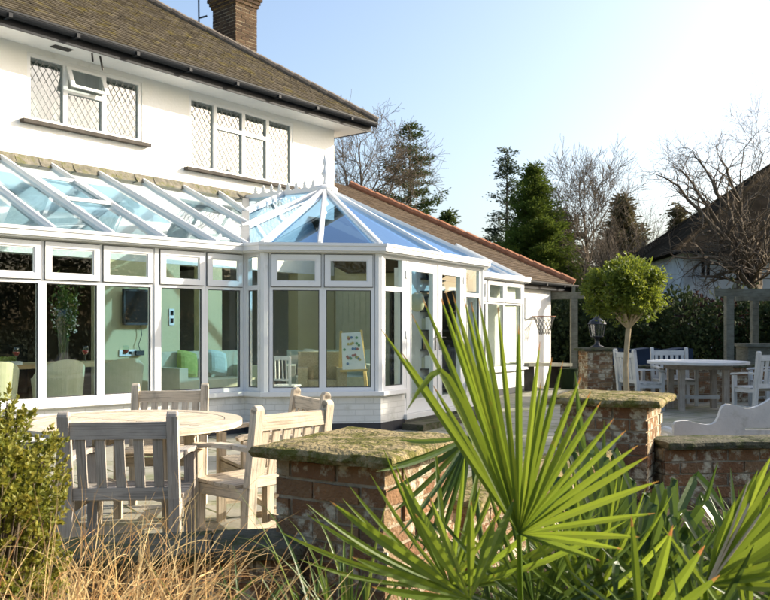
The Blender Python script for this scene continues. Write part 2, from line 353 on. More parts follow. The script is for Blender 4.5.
# raised planting bed near the camera: lumpy soil
def bed():
    b = MB(); nx, ny = 50, 26; g = {}
    for i in range(nx+1):
        for j in range(ny+1):
            x = -3.6+8.0*i/nx
            front = 2.66 if x < -2.6 else (2.70+(x+2.7)*.19 if x < -.05 else (3.1+(x+.05)*1.5 if x < .35 else (3.70+(x-.35)*1.45 if x < 1.45 else 5.38)))
            y = -1.0+(front+1.0)*j/ny
            g[i, j] = Vector((x, y, .22+.03*math.sin(x*7+y*3)+.02*math.sin(y*13+x*5)+rng.uniform(-.012, .012)))
    for i in range(nx):
        for j in range(ny):
            b.face([g[i, j], g[i+1, j], g[i+1, j+1], g[i, j+1]])
    o = b.build('planting_bed', M['soil'], smooth=True); o['kind'] = 'structure'
bed()

# ------------------------------------------------------------------ main house
H = Frame(-5.1, 11.27, .615, .788); HU0, HU1 = -5.0, 6.68
house = thing('main_house', 'white rendered two storey house with brown tiled roof, leaded windows and brick chimney', 'house', (-5.1, 11.27, 0))
EZ = 5.2
w1 = (H.u_at(27), H.u_at(142), 4.17, 5.10); w2 = (H.u_at(189), H.u_at(293), 3.93, 5.10)
b = MB()
b.box(H, HU0, HU1, -.3, 0, 3.55, 3.93); b.box(H, HU0, w2[0], -.3, 0, 3.93, 4.17)
b.box(H, HU0, w1[0], -.3, 0, 4.17, EZ); b.box(H, w1[1], w2[0], -.3, 0, 4.17, EZ)
b.box(H, w2[1], HU1, -.3, 0, 3.93, EZ)
b.box(H, w1[0], w1[1], -.3, 0, 5.10, EZ); b.box(H, w2[0], w2[1], -.3, 0, 5.10, EZ)
b.box(H, HU1-.3, HU1, -9, -.3, 0, EZ)       # end wall
b.box(H, HU0, HU1-.3, -9, -8.7, 0, EZ)
b.box(H, HU0, HU0+.3, -8.7, -.3, 0, EZ)
b.build('wall', M['render'], house)
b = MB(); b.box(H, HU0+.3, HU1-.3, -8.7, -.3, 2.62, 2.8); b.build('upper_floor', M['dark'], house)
# lower garden wall inside the conservatory
b = MB(); b.box(H, HU0, HU1, -.25, -.004, 2.352, 3.549); b.build('lintel_wall', M['render'], house)
b = MB()
def pier(x0, x1): b.box(H, H.u_at(x0), H.u_at(x1), -.25, -.003, .16, 2.35)
pier(101, 180); pier(204, 222); pier(298, 334)
b.box(H, HU0, HU0+.8, -.25, -.003, .16, 2.35)
b.build('garden_wall', M['greenwall'], house)
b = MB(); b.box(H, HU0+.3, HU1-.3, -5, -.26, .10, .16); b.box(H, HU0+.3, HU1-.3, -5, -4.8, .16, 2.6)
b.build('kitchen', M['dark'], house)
def cutoff():
    b = MB()
    for k in range(7):   # kitchen cupboards and worktop far inside the opening
        u = H.u_at(5)+k*.55-1.5
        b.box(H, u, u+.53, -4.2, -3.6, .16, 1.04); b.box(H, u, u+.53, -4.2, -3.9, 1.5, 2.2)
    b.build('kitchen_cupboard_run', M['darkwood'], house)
cutoff()
def ring(b, F, u0, u1, z0, z1, v0, v1, w_, wb=None, wt=None):
    wb = wb or w_; wt = wt or w_
    b.box(F, u0, u0+w_, v0, v1, z0, z1); b.box(F, u1-w_, u1, v0, v1, z0, z1)
    b.box(F, u0+w_, u1-w_, v0, v1, z0, z0+wb); b.box(F, u0+w_, u1-w_, v0, v1, z1-wt, z1)
def lattice(F, u0, u1, z0, z1, v, parent, dw=.100, dh=.155):
    b = MB(); wv, hv = u1-u0, z1-z0; m_ = dh/dw
    for sgn in (1, -1):
        c = -4.0
        n0 = int(-hv/dh)-2; n1 = int((wv*m_+hv)/dh)+3
        for k in range(n0, n1):
            # line: z = sgn*m*(u) + k*dh (sgn -1: offset)
            off = k*dh if sgn > 0 else k*dh
            pts = []
            for uu in (0, wv):
                zz = sgn*m_*uu+off
                if 0 <= zz <= hv: pts.append((uu, zz))
            for zz in (0, hv):
                uu = (zz-off)/(sgn*m_)
                if 0 < uu < wv: pts.append((uu, zz))
            if len(pts) >= 2:
                p, q = pts[0], pts[1]
                if abs(p[0]-q[0])+abs(p[1]-q[1]) < .02: continue
                b.bar(F.P(u0+p[0], v, z0+p[1]), F.P(u0+q[0], v, z0+q[1]), .0055, .004, up=(F.n[0], F.n[1], 0))
    return b.build('leading', M['lead'], parent)
def pane(F, u0, u1, z0, z1, v, parent, m, t=.006):
    b = MB(); b.box(F, u0, u1, v-t, v, z0, z1); return b.build('pane', m, parent)
def leaded_window(wn, lights, fan, openfan):
    u0, u1, z0, z1 = wn
    b = MB(); ring(b, H, u0, u1, z0, z1, -.09, -.012, .055)
    for u in lights[1:-1]: b.box(H, u-.035, u+.035, -.088, -.008, z0+.055, z1-.055)
    tz = z1-.40
    for k in fan: b.box(H, lights[k]+.036, lights[k+1]-.036, -.086, -.010, tz-.03, tz+.03)
    wo = b.build('window', M['upvc'], house)
    b = MB(); b.box(H, u0-.10, u1+.10, -.01, .10, z0-.055, z0-.005); b.build('sill', M['darkwood'], wo)
    b = MB(); b.box(H, u0, u1, -.26, -.24, z0, z1)
    nb = MB()
    n = 60
    for k in range(n):       # curtain folds; the pale sheet also stands in for reflected sky
        ua = u0+(u1-u0)*k/n; ub = u0+(u1-u0)*(k+1)/n
        va, vb = -.19+.012*math.sin(k*1.3), -.19+.012*math.sin((k+1)*1.3)
        nb.face([H.P(ua, va, z0), H.P(ub, vb, z0), H.P(ub, vb, z1), H.P(ua, va, z1)])
    nb.build('sky_pale_curtain', M['skycurtain'], wo)
    for k in range(len(lights)-1):
        a = lights[k]+(.056 if k == 0 else .036); c = lights[k+1]-(.056 if k == len(lights)-2 else .036)
        segs = [(z0+.056, z1-.056)] if k not in fan else [(z0+.056, tz-.031), (tz+.031, z1-.056)]
        for si, (za, zb) in enumerate(segs):
            if openfan is not None and k == openfan and si == 1:
                # ajar top light: a frame tilted outwards
                G = Frame(H.P(0, 0, 0).x, H.P(0, 0, 0).y, *H.d)
                sb = MB(); hgt = zb-za; tilt = .14
                def pt(u, f, dv): return H.P(u, -.012+tilt*(1-f)+dv, za+hgt*f)
                def tb(ua, ub, fa, fb):
                    sb.hexa([pt(ua, fa, .02), pt(ub, fa, .02), pt(ub, fa, -.02), pt(ua, fa, -.02), pt(ua, fb, .02), pt(ub, fb, .02), pt(ub, fb, -.02), pt(ua, fb, -.02)])
                tb(a-.03, a+.035, 0, 1); tb(c-.035, c+.03, 0, 1); tb(a+.035, c-.035, 0, .13); tb(a+.035, c-.035, .87, 1)
                sb.build('open_sash', M['upvc'], wo)
                gb = MB(); gb.hexa([pt(a+.03, .1, .004), pt(c-.03, .1, .004), pt(c-.03, .1, -.004), pt(a+.03, .1, -.004), pt(a+.03, .9, .004), pt(c-.03, .9, .004), pt(c-.03, .9, -.004), pt(a+.03, .9, -.004)])
                gb.build('pane', M['winold'], wo)
            else:
                pane(H, a, c, za, zb, -.05, wo, M['winold']); lattice(H, a, c, za, zb, -.045, wo)
    return wo
leaded_window(w1, [w1[0], H.u_at(66), H.u_at(104.5), w1[1]], [1], 1)
leaded_window(w2, [w2[0], H.u_at(215.5), H.u_at(244), H.u_at(268), w2[1]], [1, 2], None)
# soffit, fascia, gutter
OV = .5
b = MB(); b.box(H, HU0, HU1+OV-.02, .003, OV, EZ-.02, EZ+.05); b.box(H, HU1+.003, HU1+OV-.02, -9, .003, EZ-.02, EZ+.05)
so_ = b.build('soffit', M['upvc'], house)
b = MB(); u = H.u_at(63, .3); b.box(H, u-.14, u+.14, .2, .34, EZ-.026, EZ-.021); b.build('vent', M['blackmat'], so_)
b = MB(); u = H.u_at(90, .35); b.bar(H.P(u, .4, EZ-.02), H.P(u, .42, EZ-.14), .02); b.build('bracket', M['blackmat'], so_); b = MB(); b.bar(H.P(u+.14, .38, EZ-.02), H.P(u+.2, .36, EZ-.2), .02); b.build('bracket', M['blackmat'], so_)
b = MB(); b.box(H, HU0, HU1+OV, OV+.001, OV+.03, EZ-.03, EZ+.17); b.box(H, HU1+OV-.018, HU1+OV+.012, -9, OV, EZ-.03, EZ+.17)
b.build('fascia', M['gutter_black'], house)
b = MB()
# half-round gutter
def gutter_run(b, F, u0, u1, v, z, r):
    n = 8
    for i in range(n):
        a0 = math.pi+math.pi*i/n; a1 = math.pi+math.pi*(i+1)/n
        for rr, flip in ((r, 0), (r-.008, 1)):
            q = [F.P(u0, v+rr*math.cos(a0), z+rr*math.sin(a0)), F.P(u1, v+rr*math.cos(a0), z+rr*math.sin(a0)), F.P(u1, v+rr*math.cos(a1), z+rr*math.sin(a1)), F.P(u0, v+rr*math.cos(a1), z+rr*math.sin(a1))]
            b.face(q if not flip else q[::-1])
    for uu in (u0, u1):
        b.face([F.P(uu, v+r*math.cos(math.pi+math.pi*i/n), z+r*math.sin(math.pi+math.pi*i/n)) for i in range(n+1)])
    b.box(F, u0, u1, v+r-.012, v+r+.004, z-.012, z+.012); 
    k = u0
    while k < u1:
        b.box(F, k, k+.05, v-r-.006, v+r+.008, z-r-.012, z-r*.4); k += .95
gutter_run(b, H, HU0, HU1+OV+.02, OV+.11, EZ+.12, .07)
b.box(H, HU0, HU1+OV, OV+.032, OV+.05, EZ-.05, EZ-.02)
b.build('gutter', M['gutter_black'], house)
# roof of individual tiles
def tiled_plane(b, O, U, S, length, slope, inside, tw=.168, gauge=.105, jit=.008, th=.014):
    """O corner; U unit along the eave; S unit up the slope"""
    O = Vector(O); U = Vector(U).normalized(); S = Vector(S).normalized(); N = U.cross(S).normalized()
    if N.z < 0: N = -N
    rows = int(slope/gauge)+1; cols = int(length/tw)+1
    for r_ in range(rows):
        sag = .012*math.sin(r_*.9)
        for c in range(-1, cols):
            u = c*tw+(tw/2 if r_ % 2 else 0); s = r_*gauge
            if not inside(u+tw/2, s+gauge/2): continue
            j = rng.uniform(-jit, jit); h0 = th+rng.uniform(0, .009)+sag*0; h1 = .003
            e = gauge*1.12
            a = O+U*(u+.002)+S*(s+j); d = O+U*(u+tw-.002)+S*(s+j+rng.uniform(-.003, .003))
            b.face([a, a+N*h0, d+N*h0, d][::-1], None, .1)
            b.face([a+N*h0, d+N*h0, d+S*e+N*h1, a+S*e+N*h1], None)
RT = 35; ov2 = OV+.1
zE = EZ+.16
O0 = H.P(HU0, ov2, zE); up = Vector((-H.n[0], -H.n[1], math.tan(R(RT)))).normalized(); hw = 4.5+ov2
SL = hw/math.cos(R(RT)); LEN = HU1+ov2-HU0
rb = MB()
c0, c1 = H.P(HU0, ov2, zE), H.P(HU1+ov2, ov2, zE); c2 = H.P(HU1+ov2, -9-ov2, zE); c3 = H.P(HU0, -9-ov2, zE)
zr = zE+hw*math.tan(R(RT)); r0 = H.P(HU0, -4.5, zr); r1 = H.P(HU1+ov2-hw, -4.5, zr)
rb.face([c0, c1, r1, r0]); rb.face([c1, c2, r1]); rb.face([c2, c3, r0, r1]); rb.face([c0, r0, c3]); rb.face([c3, c2, c1, c0])
tiled_plane(rb, O0, Vector((H.d[0], H.d[1], 0)), up, LEN, SL, lambda u, s: 0 < s < SL and u < LEN-s*math.cos(R(RT))+.02 and u > 2.2)
roof = rb.build('roof', M['tile'], house)
hb = MB(); n = 22
for i in range(n):
    p = c1.lerp(r1, (i+.02)/n); q = c1.lerp(r1, (i+1.0)/n); d = (q-p)
    hb.tube([p+Vector((0, 0, .02)), q+Vector((0, 0, .045))], [.085, .075], 10)
hb.build('hip_tiles', M['ridge_dark'], roof)
hb = MB()
for i in range(20):
    hb.tube([r1.lerp(r0, i/20)+Vector((0, 0, .02)), r1.lerp(r0, (i+1)/20)+Vector((0, 0, .03))], [.1, .09], 10)
hb.build('ridge_tiles', M['ridge_dark'], roof)
# chimney, built brick by brick
CH = Frame(-3.85, 18.1, .80, -.60)       # left/front face direction
CH = Frame(0, 0, H.d[0], H.d[1])
cc = W(235.5, 60, 18.3)                  # near vertical corner
CF = Frame(cc.x, cc.y, -.80, .60)        # placeholder
def brick_box(b, mb, corner, d1, d2, l1, l2, z0, z1, bl=.215, bh=.065, m_=.012, depth=.02, jit=.004):
    """faces of a rectangular pier: corner, unit dirs d1,d2 with lengths; mb gets the mortar core"""
    d1 = Vector(d1).normalized(); d2 = Vector(d2).normalized(); c = Vector(corner)
    core = [c+d1*depth*.5+d2*depth*.5, c+d1*(l1-depth*.5)+d2*depth*.5, c+d1*(l1-depth*.5)+d2*(l2-depth*.5), c+d1*depth*.5+d2*(l2-depth*.5)]
    if (core[1]-core[0]).cross(core[3]-core[0]).z < 0: core = [core[0], core[3], core[2], core[1]]
    mb.hexa([Vector((p.x, p.y, z0)) for p in core]+[Vector((p.x, p.y, z1)) for p in core])
    rows = int((z1-z0)/(bh+m_)+.5); ph = (z1-z0)/rows
    for r_ in range(rows):
        z = z0+r_*ph
        for (o, da, dn, L_) in ((c, d1, d2, l1), (c+d1*l1, d2, -d1, l2), (c+d1*l1+d2*l2, -d1, -d2, l1), (c+d2*l2, -d2, d1, l2)):
            x = 0.0; k = r_ % 2
            first = True
            while x < L_-.01:
                ln = (bl/2 if (first and k) else bl); first = False
                ln = min(ln, L_-x)
                if L_-x-ln < .04: ln = L_-x
                j = rng.uniform(-jit, jit); zt = z+ph-m_+rng.uniform(-.002, .002)
                p0 = o+da*(x+m_/2)-dn*j; p1 = o+da*(x+ln-m_/2)-dn*(j+rng.uniform(-.002, .002))
                q = [p0, p1, p1+dn*.045, p0+dn*.045]
                if (q[1]-q[0]).cross(q[3]-q[0]).z < 0: q = [q[0], q[3], q[2], q[1]]
                b.hexa([Vector((p.x, p.y, z+rng.uniform(-.002, .003)*jit/.005)) for p in q]+[Vector((p.x, p.y, zt+rng.uniform(-.002, .002)*jit/.005)) for p in q])
                x += ln
rightp = W(257, 60, 18.75); leftp = W(203, 60, 18.9)
d2c = Vector((rightp.x-cc.x, rightp.y-cc.y, 0)); d1c = Vector((-d2c.y, d2c.x, 0)).normalized()
if d1c.x > 0: d1c = -d1c
b = MB(); mb = MB()
L1, L2 = .80, d2c.length*1.0
brick_box(b, mb, (cc.x, cc.y, 0), d1c, d2c, L1, L2, 6.2, 8.38, depth=.012)
for k, e in enumerate((.03, .06, .09)):
    brick_box(b, mb, Vector((cc.x, cc.y, 0))-(d1c+d2c.normalized())*e, d1c, d2c, L1+2*e, L2+2*e, 8.38+k*.075, 8.38+(k+1)*.075, depth=.012)
brick_box(b, mb, (cc.x, cc.y, 0), d1c, d2c, L1, L2, 8.605, 8.9, depth=.012)
ch = b.build('chimney', M['chimbrick'], roof); mb.build('mortar', M['chimmortar'], roof)
b = MB()
for t in (.3, .7):
    p = Vector((cc.x, cc.y, 0))+d1c*L1*t+d2c*.5; b.lathe((p.x, p.y, 8.9), [(.13, 0), (.12, .3), (.14, .34), (.14, .38), (.10, .38)], 14)
b.build('chimney_pot', M['ridge_red'], roof)
a = thing('aerial', 'thin television aerial mast fixed beside the brick chimney', 'aerial', tuple(W(199, 20, 18.6)))
p = W(199, 33, 18.6); q = W(198, 4, 18.6)+Vector((0, 0, 1.2)); b = MB(); b.tube([p, q], .018, 8)
b.bar(q+Vector((-.5, 0, 0)), q+Vector((.5, .1, 0)), .015)
for k in range(7): b.bar(q+Vector((-.45+k*.15, -.2, 0)), q+Vector((-.45+k*.15, .2, .0)), .008)
b.build('mast', M['iron'], a)
b = MB(); m1 = W(199, 18, 18.6); b.bar(m1, m1+Vector((.18, 0, .05)), .03); b.bar(m1+Vector((0, 0, -.25)), m1+Vector((.18, 0, -.3)), .03); b.build('bracket', M['iron'], a)

# flashing where glass meets the house
b = MB(); us = np.linspace(HU0, 5.2, 60); pts = []
for i in range(59):
    d_ = .05+rng.uniform(-.012, .012)
    b.hexa([H.P(us[i], d_+.05, 3.54+rng.uniform(-.01, .01)), H.P(us[i+1], d_+.05, 3.54), H.P(us[i+1], 0.003, 3.56), H.P(us[i], 0.003, 3.56), H.P(us[i], d_, 3.60), H.P(us[i+1], d_, 3.60+rng.uniform(-.008, .008)), H.P(us[i+1], .003, 3.685), H.P(us[i], .003, 3.685)])
b.build('flashing', M['flash'], house)

# ------------------------------------------------------------------ conservatory
A = Frame(-3.985, 8.80, .726, .688)
P0 = Vector((-1.79, 10.88, 0)); P1 = Vector((-1.51, 10.66, 0)); P2 = Vector((-.08, 10.83, 0)); P3 = Vector((1.5, 13.4, 0)); P4 = Vector((1.6, 15.8, 0)); C1 = Vector((2.86, 17.85, 0)); C2 = C1+Vector((-.55, .45, 0))
FA = Frame(P0.x-7*.726, P0.y-7*.688, .726, .688)
def fr(p, q): return Frame(p.x, p.y, q.x-p.x, q.y-p.y)
B0, B1, B2, B3, FC, FD = fr(P0, P1), fr(P1, P2), fr(P2, P3), fr(P3, P4), fr(P4, C1), fr(C1, C2)
con = thing('conservatory', 'long white framed glass conservatory with faceted blue glass roofed bay along the house', 'conservatory', (P2.x, P2.y, 0))
ZS, ZT, ZH = .53, 1.84, 2.27
def bay(F, u0, u1, sash=True, transom=ZT):
    b = MB(); ww = .042
    b.box(F, u0, u0+ww, -.035, .035, ZS, ZH); b.box(F, u1-ww, u1, -.035, .035, ZS, ZH)
    b.box(F, u0+ww, u1-ww, -.034, .034, ZS, ZS+.05); b.box(F, u0+ww, u1-ww, -.034, .034, transom-.03, transom+.03); b.box(F, u0+ww, u1-ww, -.034, .034, ZH-.04, ZH)
    wo = b.build('window', M['upvc'], con, bevel=.004)
    b = MB(); ring(b, F, u0+ww, u1-ww, ZS+.05, transom-.03, .005, .02, .01); b.build('gasket', M['seal'], wo)
    pane(F, u0+ww, u1-ww, ZS+.05, transom-.03, .008, wo, M['win'])
    if sash:
        b = MB(); ring(b, F, u0+ww-.018, u1-ww+.018, transom+.012, ZH-.015, .037, .06, .062)
        ring(b, F, u0+ww+.035, u1-ww-.035, transom+.065, ZH-.07, .03, .050, .022)
        b.build('sash', M['upvc'], wo, bevel=.004)
        pane(F, u0+ww+.03, u1-ww-.03, transom+.06, ZH-.06, .02, wo, M['win'])
        b = MB(); ring(b, F, u0+ww-.026, u1-ww+.026, transom+.004, ZH-.007, .0355, .042, .02); b.build('gasket', M['seal'], wo)
    else:
        pane(F, u0+ww, u1-ww, transom+.03, ZH-.04, .008, wo, M['win'])
    return wo
ua = [FA.u_at(x) for x in (41, 99.5, 154.6, 203.5)]+[7-.05]
pitch = .64
left = [ua[0]-pitch*k for k in range(5, 0, -1)]
left = [u for u in left if u > .05]
us = left+ua
for i in range(len(us)-1): bay(FA, us[i]+(.025 if i == len(left)+2 else .001), us[i+1]-(.025 if i == len(left)+1 else .001))
b = MB(); k = len(left)+2; b.box(FA, us[k]-.024, us[k]+.024, -.05, .05, ZS, ZH); b.build('post', M['upvc'], con, bevel=.004)
b0l = (P1-P0).length; bay(B0, .05, b0l-.05, sash=False)
l1 = (P2-P1).length
mid = B1.u_at(322.5); bay(B1, .06, mid); bay(B1, mid+.001, l1-.06)
l2 = (P3-P2).length
ud0, ud1 = B2.u_at(403), B2.u_at(462)
bay(B2, .06, ud0-.03, sash=False, transom=ZT); bay(B2, ud1+.03, l2-.06, sash=False)
l3 = (P4-P3).length; bay(B3, .06, l3/2); bay(B3, l3/2+.001, l3-.06)
lc = (C1-P4).length
cu = [.06, FC.u_at(485), FC.u_at(502.5), lc-.06]
for i in range(3): bay(FC, cu[i]+.001, cu[i+1]-.001)
ld = (C2-C1).length; bay(FD, .06, ld-.02)
for p in (P0, P1, P2, P3, P4, C1):
    b = MB(); b.lathe((p.x, p.y, 0), [(.062, .50), (.062, 2.3)], 8); b.build('corner_post', M['upvc'], con)
# french doors
for s_, (ua_, ub_) in enumerate(((ud0, (ud0+ud1)/2-.002), ((ud0+ud1)/2+.002, ud1))):
    b = MB(); ring(b, B2, ua_+.025, ub_-.025 if s_ else ub_, .19, 2.23, -.03, .04, .10, .16, .11)
    ring(b, B2, ua_+.125, (ub_-.125 if s_ else ub_-.10), .35, 2.12, .036, .048, .018)
    dr = b.build('door', M['upvc'], con, bevel=.004)
    pane(B2, ua_+.12, ub_-(.12 if s_ else .095), .34, 2.13, .01, dr, M['win'])
    uh = (ub_-.05) if s_ == 0 else (ua_+.075)
    b = MB(); b.box(B2, uh-.016, uh+.016, .041, .05, 1.02, 1.28)
    b.bar(B2.P(uh, .045, 1.2), B2.P(uh, .09, 1.2), .018); b.bar(B2.P(uh, .088, 1.2), B2.P(uh+(.1 if s_ else -.1), .088, 1.2), .016); b.build('handle', M['chrome'], dr, bevel=.003)
    ue = ua_+.02 if s_ == 0 else ub_-.02
    for z in (.4, 1.2, 2.0): b = MB(); b.box(B2, ue-.022, ue+.022, .036, .055, z, z+.1); b.build('hinge', M['upvc'], dr, bevel=.003)
b = MB(); b.box(B2, ud0-.03, ud0+.024, -.04, .036, .15, ZH); b.box(B2, ud1-.024, ud1+.03, -.04, .036, .15, ZH); b.box(B2, ud0+.024, ud1-.024, -.04, .035, 2.235, ZH)
b.build('door_frame', M['upvc'], con)
b = MB(); b.box(B2, ud0-.05, ud1+.05, -.06, .09, .12, .185); b.build('threshold', M['upvc'], con, bevel=.006)
b = MB(); b.box(B2, ud0-.2, ud1+.2, .1, .42, .0, .085); tag(rebase(b.build('door_step', M['slab'], bevel=.01), (.6, 12, 0)), 'low dark stone step under the conservatory double doors', 'step')
# dwarf walls, sills, plinths: mitred runs along the facet polyline
poly = [Vector((FA.o[0], FA.o[1], 0)), P0, P1, P2, P3, P4, C1, C2]
def off(poly, v):
    out = []
    for i, p in enumerate(poly):
        ds = []
        if i > 0: ds.append((poly[i]-poly[i-1]).normalized())
        if i < len(poly)-1: ds.append((poly[i+1]-poly[i]).normalized())
        ns = [Vector((d.y, -d.x, 0)) for d in ds]
        if len(ns) == 1: out.append(p+ns[0]*v)
        else:
            m_ = (ns[0]+ns[1]); m_ = m_/m_.length**2*2
            out.append(p+m_*v)
    return out
def run(b, poly, v0, v1, z0, z1, skip=()):
    a = off(poly, v1); c = off(poly, v0)
    for i in range(len(poly)-1):
        if i in skip: continue
        d = (poly[i+1]-poly[i]).normalized()
        q = [a[i], a[i+1], c[i+1], c[i]]
        b.hexa([Vector((p.x, p.y, z0)) for p in q]+[Vector((p.x, p.y, z1)) for p in q], (d,))
def runpart(name, m, v0, v1, z0, z1, bevel=0, split=True, parent=None):
    for pl in (poly[:4][:3]+[P2, B2.P(ud0-.04, 0, 0)], [B2.P(ud1+.04, 0, 0)]+poly[4:]):
        b = MB(); run(b, pl, v0, v1, z0, z1); b.build(name, m, parent or con, bevel=bevel)
runpart('dwarf_wall', M['painted_brick'], -.1, .045, .13, ZS-.055)
runpart('plinth', M['plinth'], -.1, .05, 0, .129)
runpart('sill', M['upvc'], -.08, .12, ZS-.053, ZS-.001, bevel=.008)
b = MB(); run(b, poly, -.045, .05, ZH+.001, ZH+.05); b.build('eaves_beam', M['upvc'], con)
b = MB(); run(b, poly, .052, .16, ZH+.03, ZH+.12); run(b, poly, .15, .172, ZH+.09, ZH+.125)
run(b, poly, .052, .13, ZH+.012, ZH+.0299)
b.build('gutter', M['upvc'], con, bevel=.012)
b = MB(); run(b, poly, -.04, .058, ZH+.051, ZH+.135); b.build('eaves_trim', M['upvc'], con)
# floor
b = MB(); wpts = [H.P(HU0, -.0, .15), H.P(HU1, 0, .15), Vector((-.6, 16.6, .15))]
b.prism([Vector((p.x, p.y, .02)) for p in off(poly, -.12)][:8]+[Vector((1.0, 18.2, .02)), H.P(HU1, .01, .02), H.P(HU0, .01, .02)], (0, 0, .14)); b.build('floor', M['floor'], con)
# glazed roof
ZG = ZH+.135
def up_(p, z=ZG): return Vector((p.x, p.y, z))
HV = H.P(H.u_at(245), .02, 3.58); AP = Vector((-.98, 13.9, 3.60))
bars = []; panes = []
gp = [(H.u_at(x)) for x in (0, 50.6, 98, 142)]
bt = [FA.u_at(x) for x in (108, 160.5, 212)]+[7.0]
for k in range(1, 6):
    if bt[0]-.66 > .1: bt.insert(0, bt[0]-.66); gp.insert(0, gp[0]-.68)
bots = [FA.P(u, .03, ZG) for u in bt]; bots[-1] = up_(P0); tops = [H.P(u, .03, 3.58) for u in gp]
for i in range(len(bots)): bars.append((bots[i], tops[i], .058))
for i in range(len(bots)-1): panes.append(([bots[i], bots[i+1], tops[i+1], tops[i]], 'roofglass'))
vb = up_(P0)
V = lambda f: vb.lerp(HV, f)
t5, t6 = H.P(H.u_at(182.5), .03, 3.58), H.P(H.u_at(218), .03, 3.58)
bars += [(V(.39), t5, .06), (V(.64), t6, .06)]
panes += [([V(0), V(.39), t5, tops[-1]], 'roofglass'), ([V(.39), V(.64), t6, t5], 'roofglass'), ([V(.64), HV, t6], 'roofglass')]
Rm = HV.lerp(AP, .5)
q1, q2 = up_(P1), up_(P2); q3 = up_(P3); q4 = up_(P4)
m1, m2 = up_(B1.P(B1.u_at(320), 0, 0)), up_(B2.P(B2.u_at(438), 0, 0)); m3 = q3.lerp(q4, .5)
bars += [(V(.33), AP, .07), (V(.66), Rm, .06)]
for q in (q1, m1, q2, m2, q3, m3, q4): bars.append((q, AP, .085 if q in (q1, q2, q3) else .07))
panes += [([vb, q1, AP, V(.33)], 'paleblueglass'), ([V(.33), AP, Rm, V(.66)], 'paleblueglass'), ([V(.66), Rm, HV], 'paleblueglass')]
for a_, c_ in ((q1, m1), (m1, q2), (q2, m2), (m2, q3), (q3, m3), (m3, q4)): panes.append(([a_, c_, AP], 'blueglass'))
BK = Vector((.1, 16.4, 3.0)); panes.append(([q4, BK, AP], 'blueglass'))
T1 = Vector((1.45, 17.35, 3.02)); T0 = Vector((.75, 16.25, 3.02)); qc = up_(C1); qc2 = up_(C2)
fm = [(q4.lerp(qc, f), T0.lerp(T1, f)) for f in (0, .33, .66, 1)]
for i, (a_, c_) in enumerate(fm):
    bars.append((a_, c_, .07))
    if i < 3: panes.append(([a_, fm[i+1][0], fm[i+1][1], c_], 'blueglass'))
bars.append((qc2, T1, .06)); panes.append(([qc, qc2, T1], 'blueglass'))
for P_, g in panes:
    n = (P_[1]-P_[0]).cross(P_[2]-P_[0]).normalized(); n = n if n.z > 0 else -n
    b = MB(); b.prism([p-n*.012 for p in P_], n*.01); b.build('roof_pane', M[g], con)
for p, q, w_ in bars:
    e = (q-p).normalized(); b = MB(); b.bar(p-e*.10+Vector((0, 0, .0)), q, w_, .05, r=.5); b.bar(p-e*.09+Vector((0, 0, .035)), q+Vector((0, 0, .035)), w_*.55, .03, r=.5)
    b.bar(p+Vector((0, 0, -.05)), q+Vector((0, 0, -.05)), w_*.6, .05)
    b.build('roof_bar', M['upvc'], con, bevel=.006)
b = MB(); b.bar(vb, HV, .11, .05); rb_ = b.build('valley_bar', M['lead'], con)
b = MB(); b.bar(HV, AP+Vector((.0, 0, 0)), .10, .05); b.bar(HV+Vector((0, 0, .03)), AP+Vector((0, 0, .03)), .05, .04); b.lathe((AP.x, AP.y, AP.z-.04), [(.20, 0), (.21, .05), (.16, .09), (.05, .12)], 14)
rd = b.build('ridge', M['upvc'], con, bevel=.008)
# cresting: small fleur points and a finial
def crest(p, s, d):
    b = MB(); prof = [(-.9, 0), (-.9, .25), (-.35, .4), (-.7, .75), (-.28, .95), (-.45, 1.25), (0, 2.1), (.45, 1.25), (.28, .95), (.7, .75), (.35, .4), (.9, .25), (.9, 0)]
    dd = d.normalized(); nn = Vector((-dd.y, dd.x, 0))
    # fan of quads to keep a concave outline valid
    poly_ = [p+dd*x*s+Vector((0, 0, z*s)) for x, z in prof]
    n = len(poly_); half = n//2
    for i in range(half):
        b.prism([poly_[i], poly_[i+1], poly_[n-2-i], poly_[n-1-i]] if i < half-1 else [poly_[half-1], poly_[half], poly_[half+1]], nn*.012)
    return b.build('cresting', M['upvc'], rd)
dr_ = (AP-HV)
for k in range(8):
    crest(HV+dr_*(k+1.2)/9.6+Vector((0, 0, .05)), .068, dr_)
b = MB(); b.lathe((AP.x, AP.y, AP.z+.07), [(.05, 0), (.03, .05), (.02, .12), (.06, .17), (.065, .2), (.03, .25), (.018, .32), (.05, .37), (.03, .42), (.012, .5), (.004, .6)], 12); b.build('finial', M['upvc'], rd, smooth=True)
# roof vent in the lean-to
i = len(bots)-4
b = MB(); q = lambda f, g: bots[i].lerp(tops[i], g).lerp(bots[i+1].lerp(tops[i+1], g), f)+Vector((0, 0, .03))
for (a_, c_) in (((.08, .4), (.92, .4)), ((.92, .4), (.92, .72)), ((.92, .72), (.08, .72)), ((.08, .72), (.08, .4))): b.bar(q(*a_), q(*c_), .05, .04)
b.build('roof_vent', M['upvc'], con)

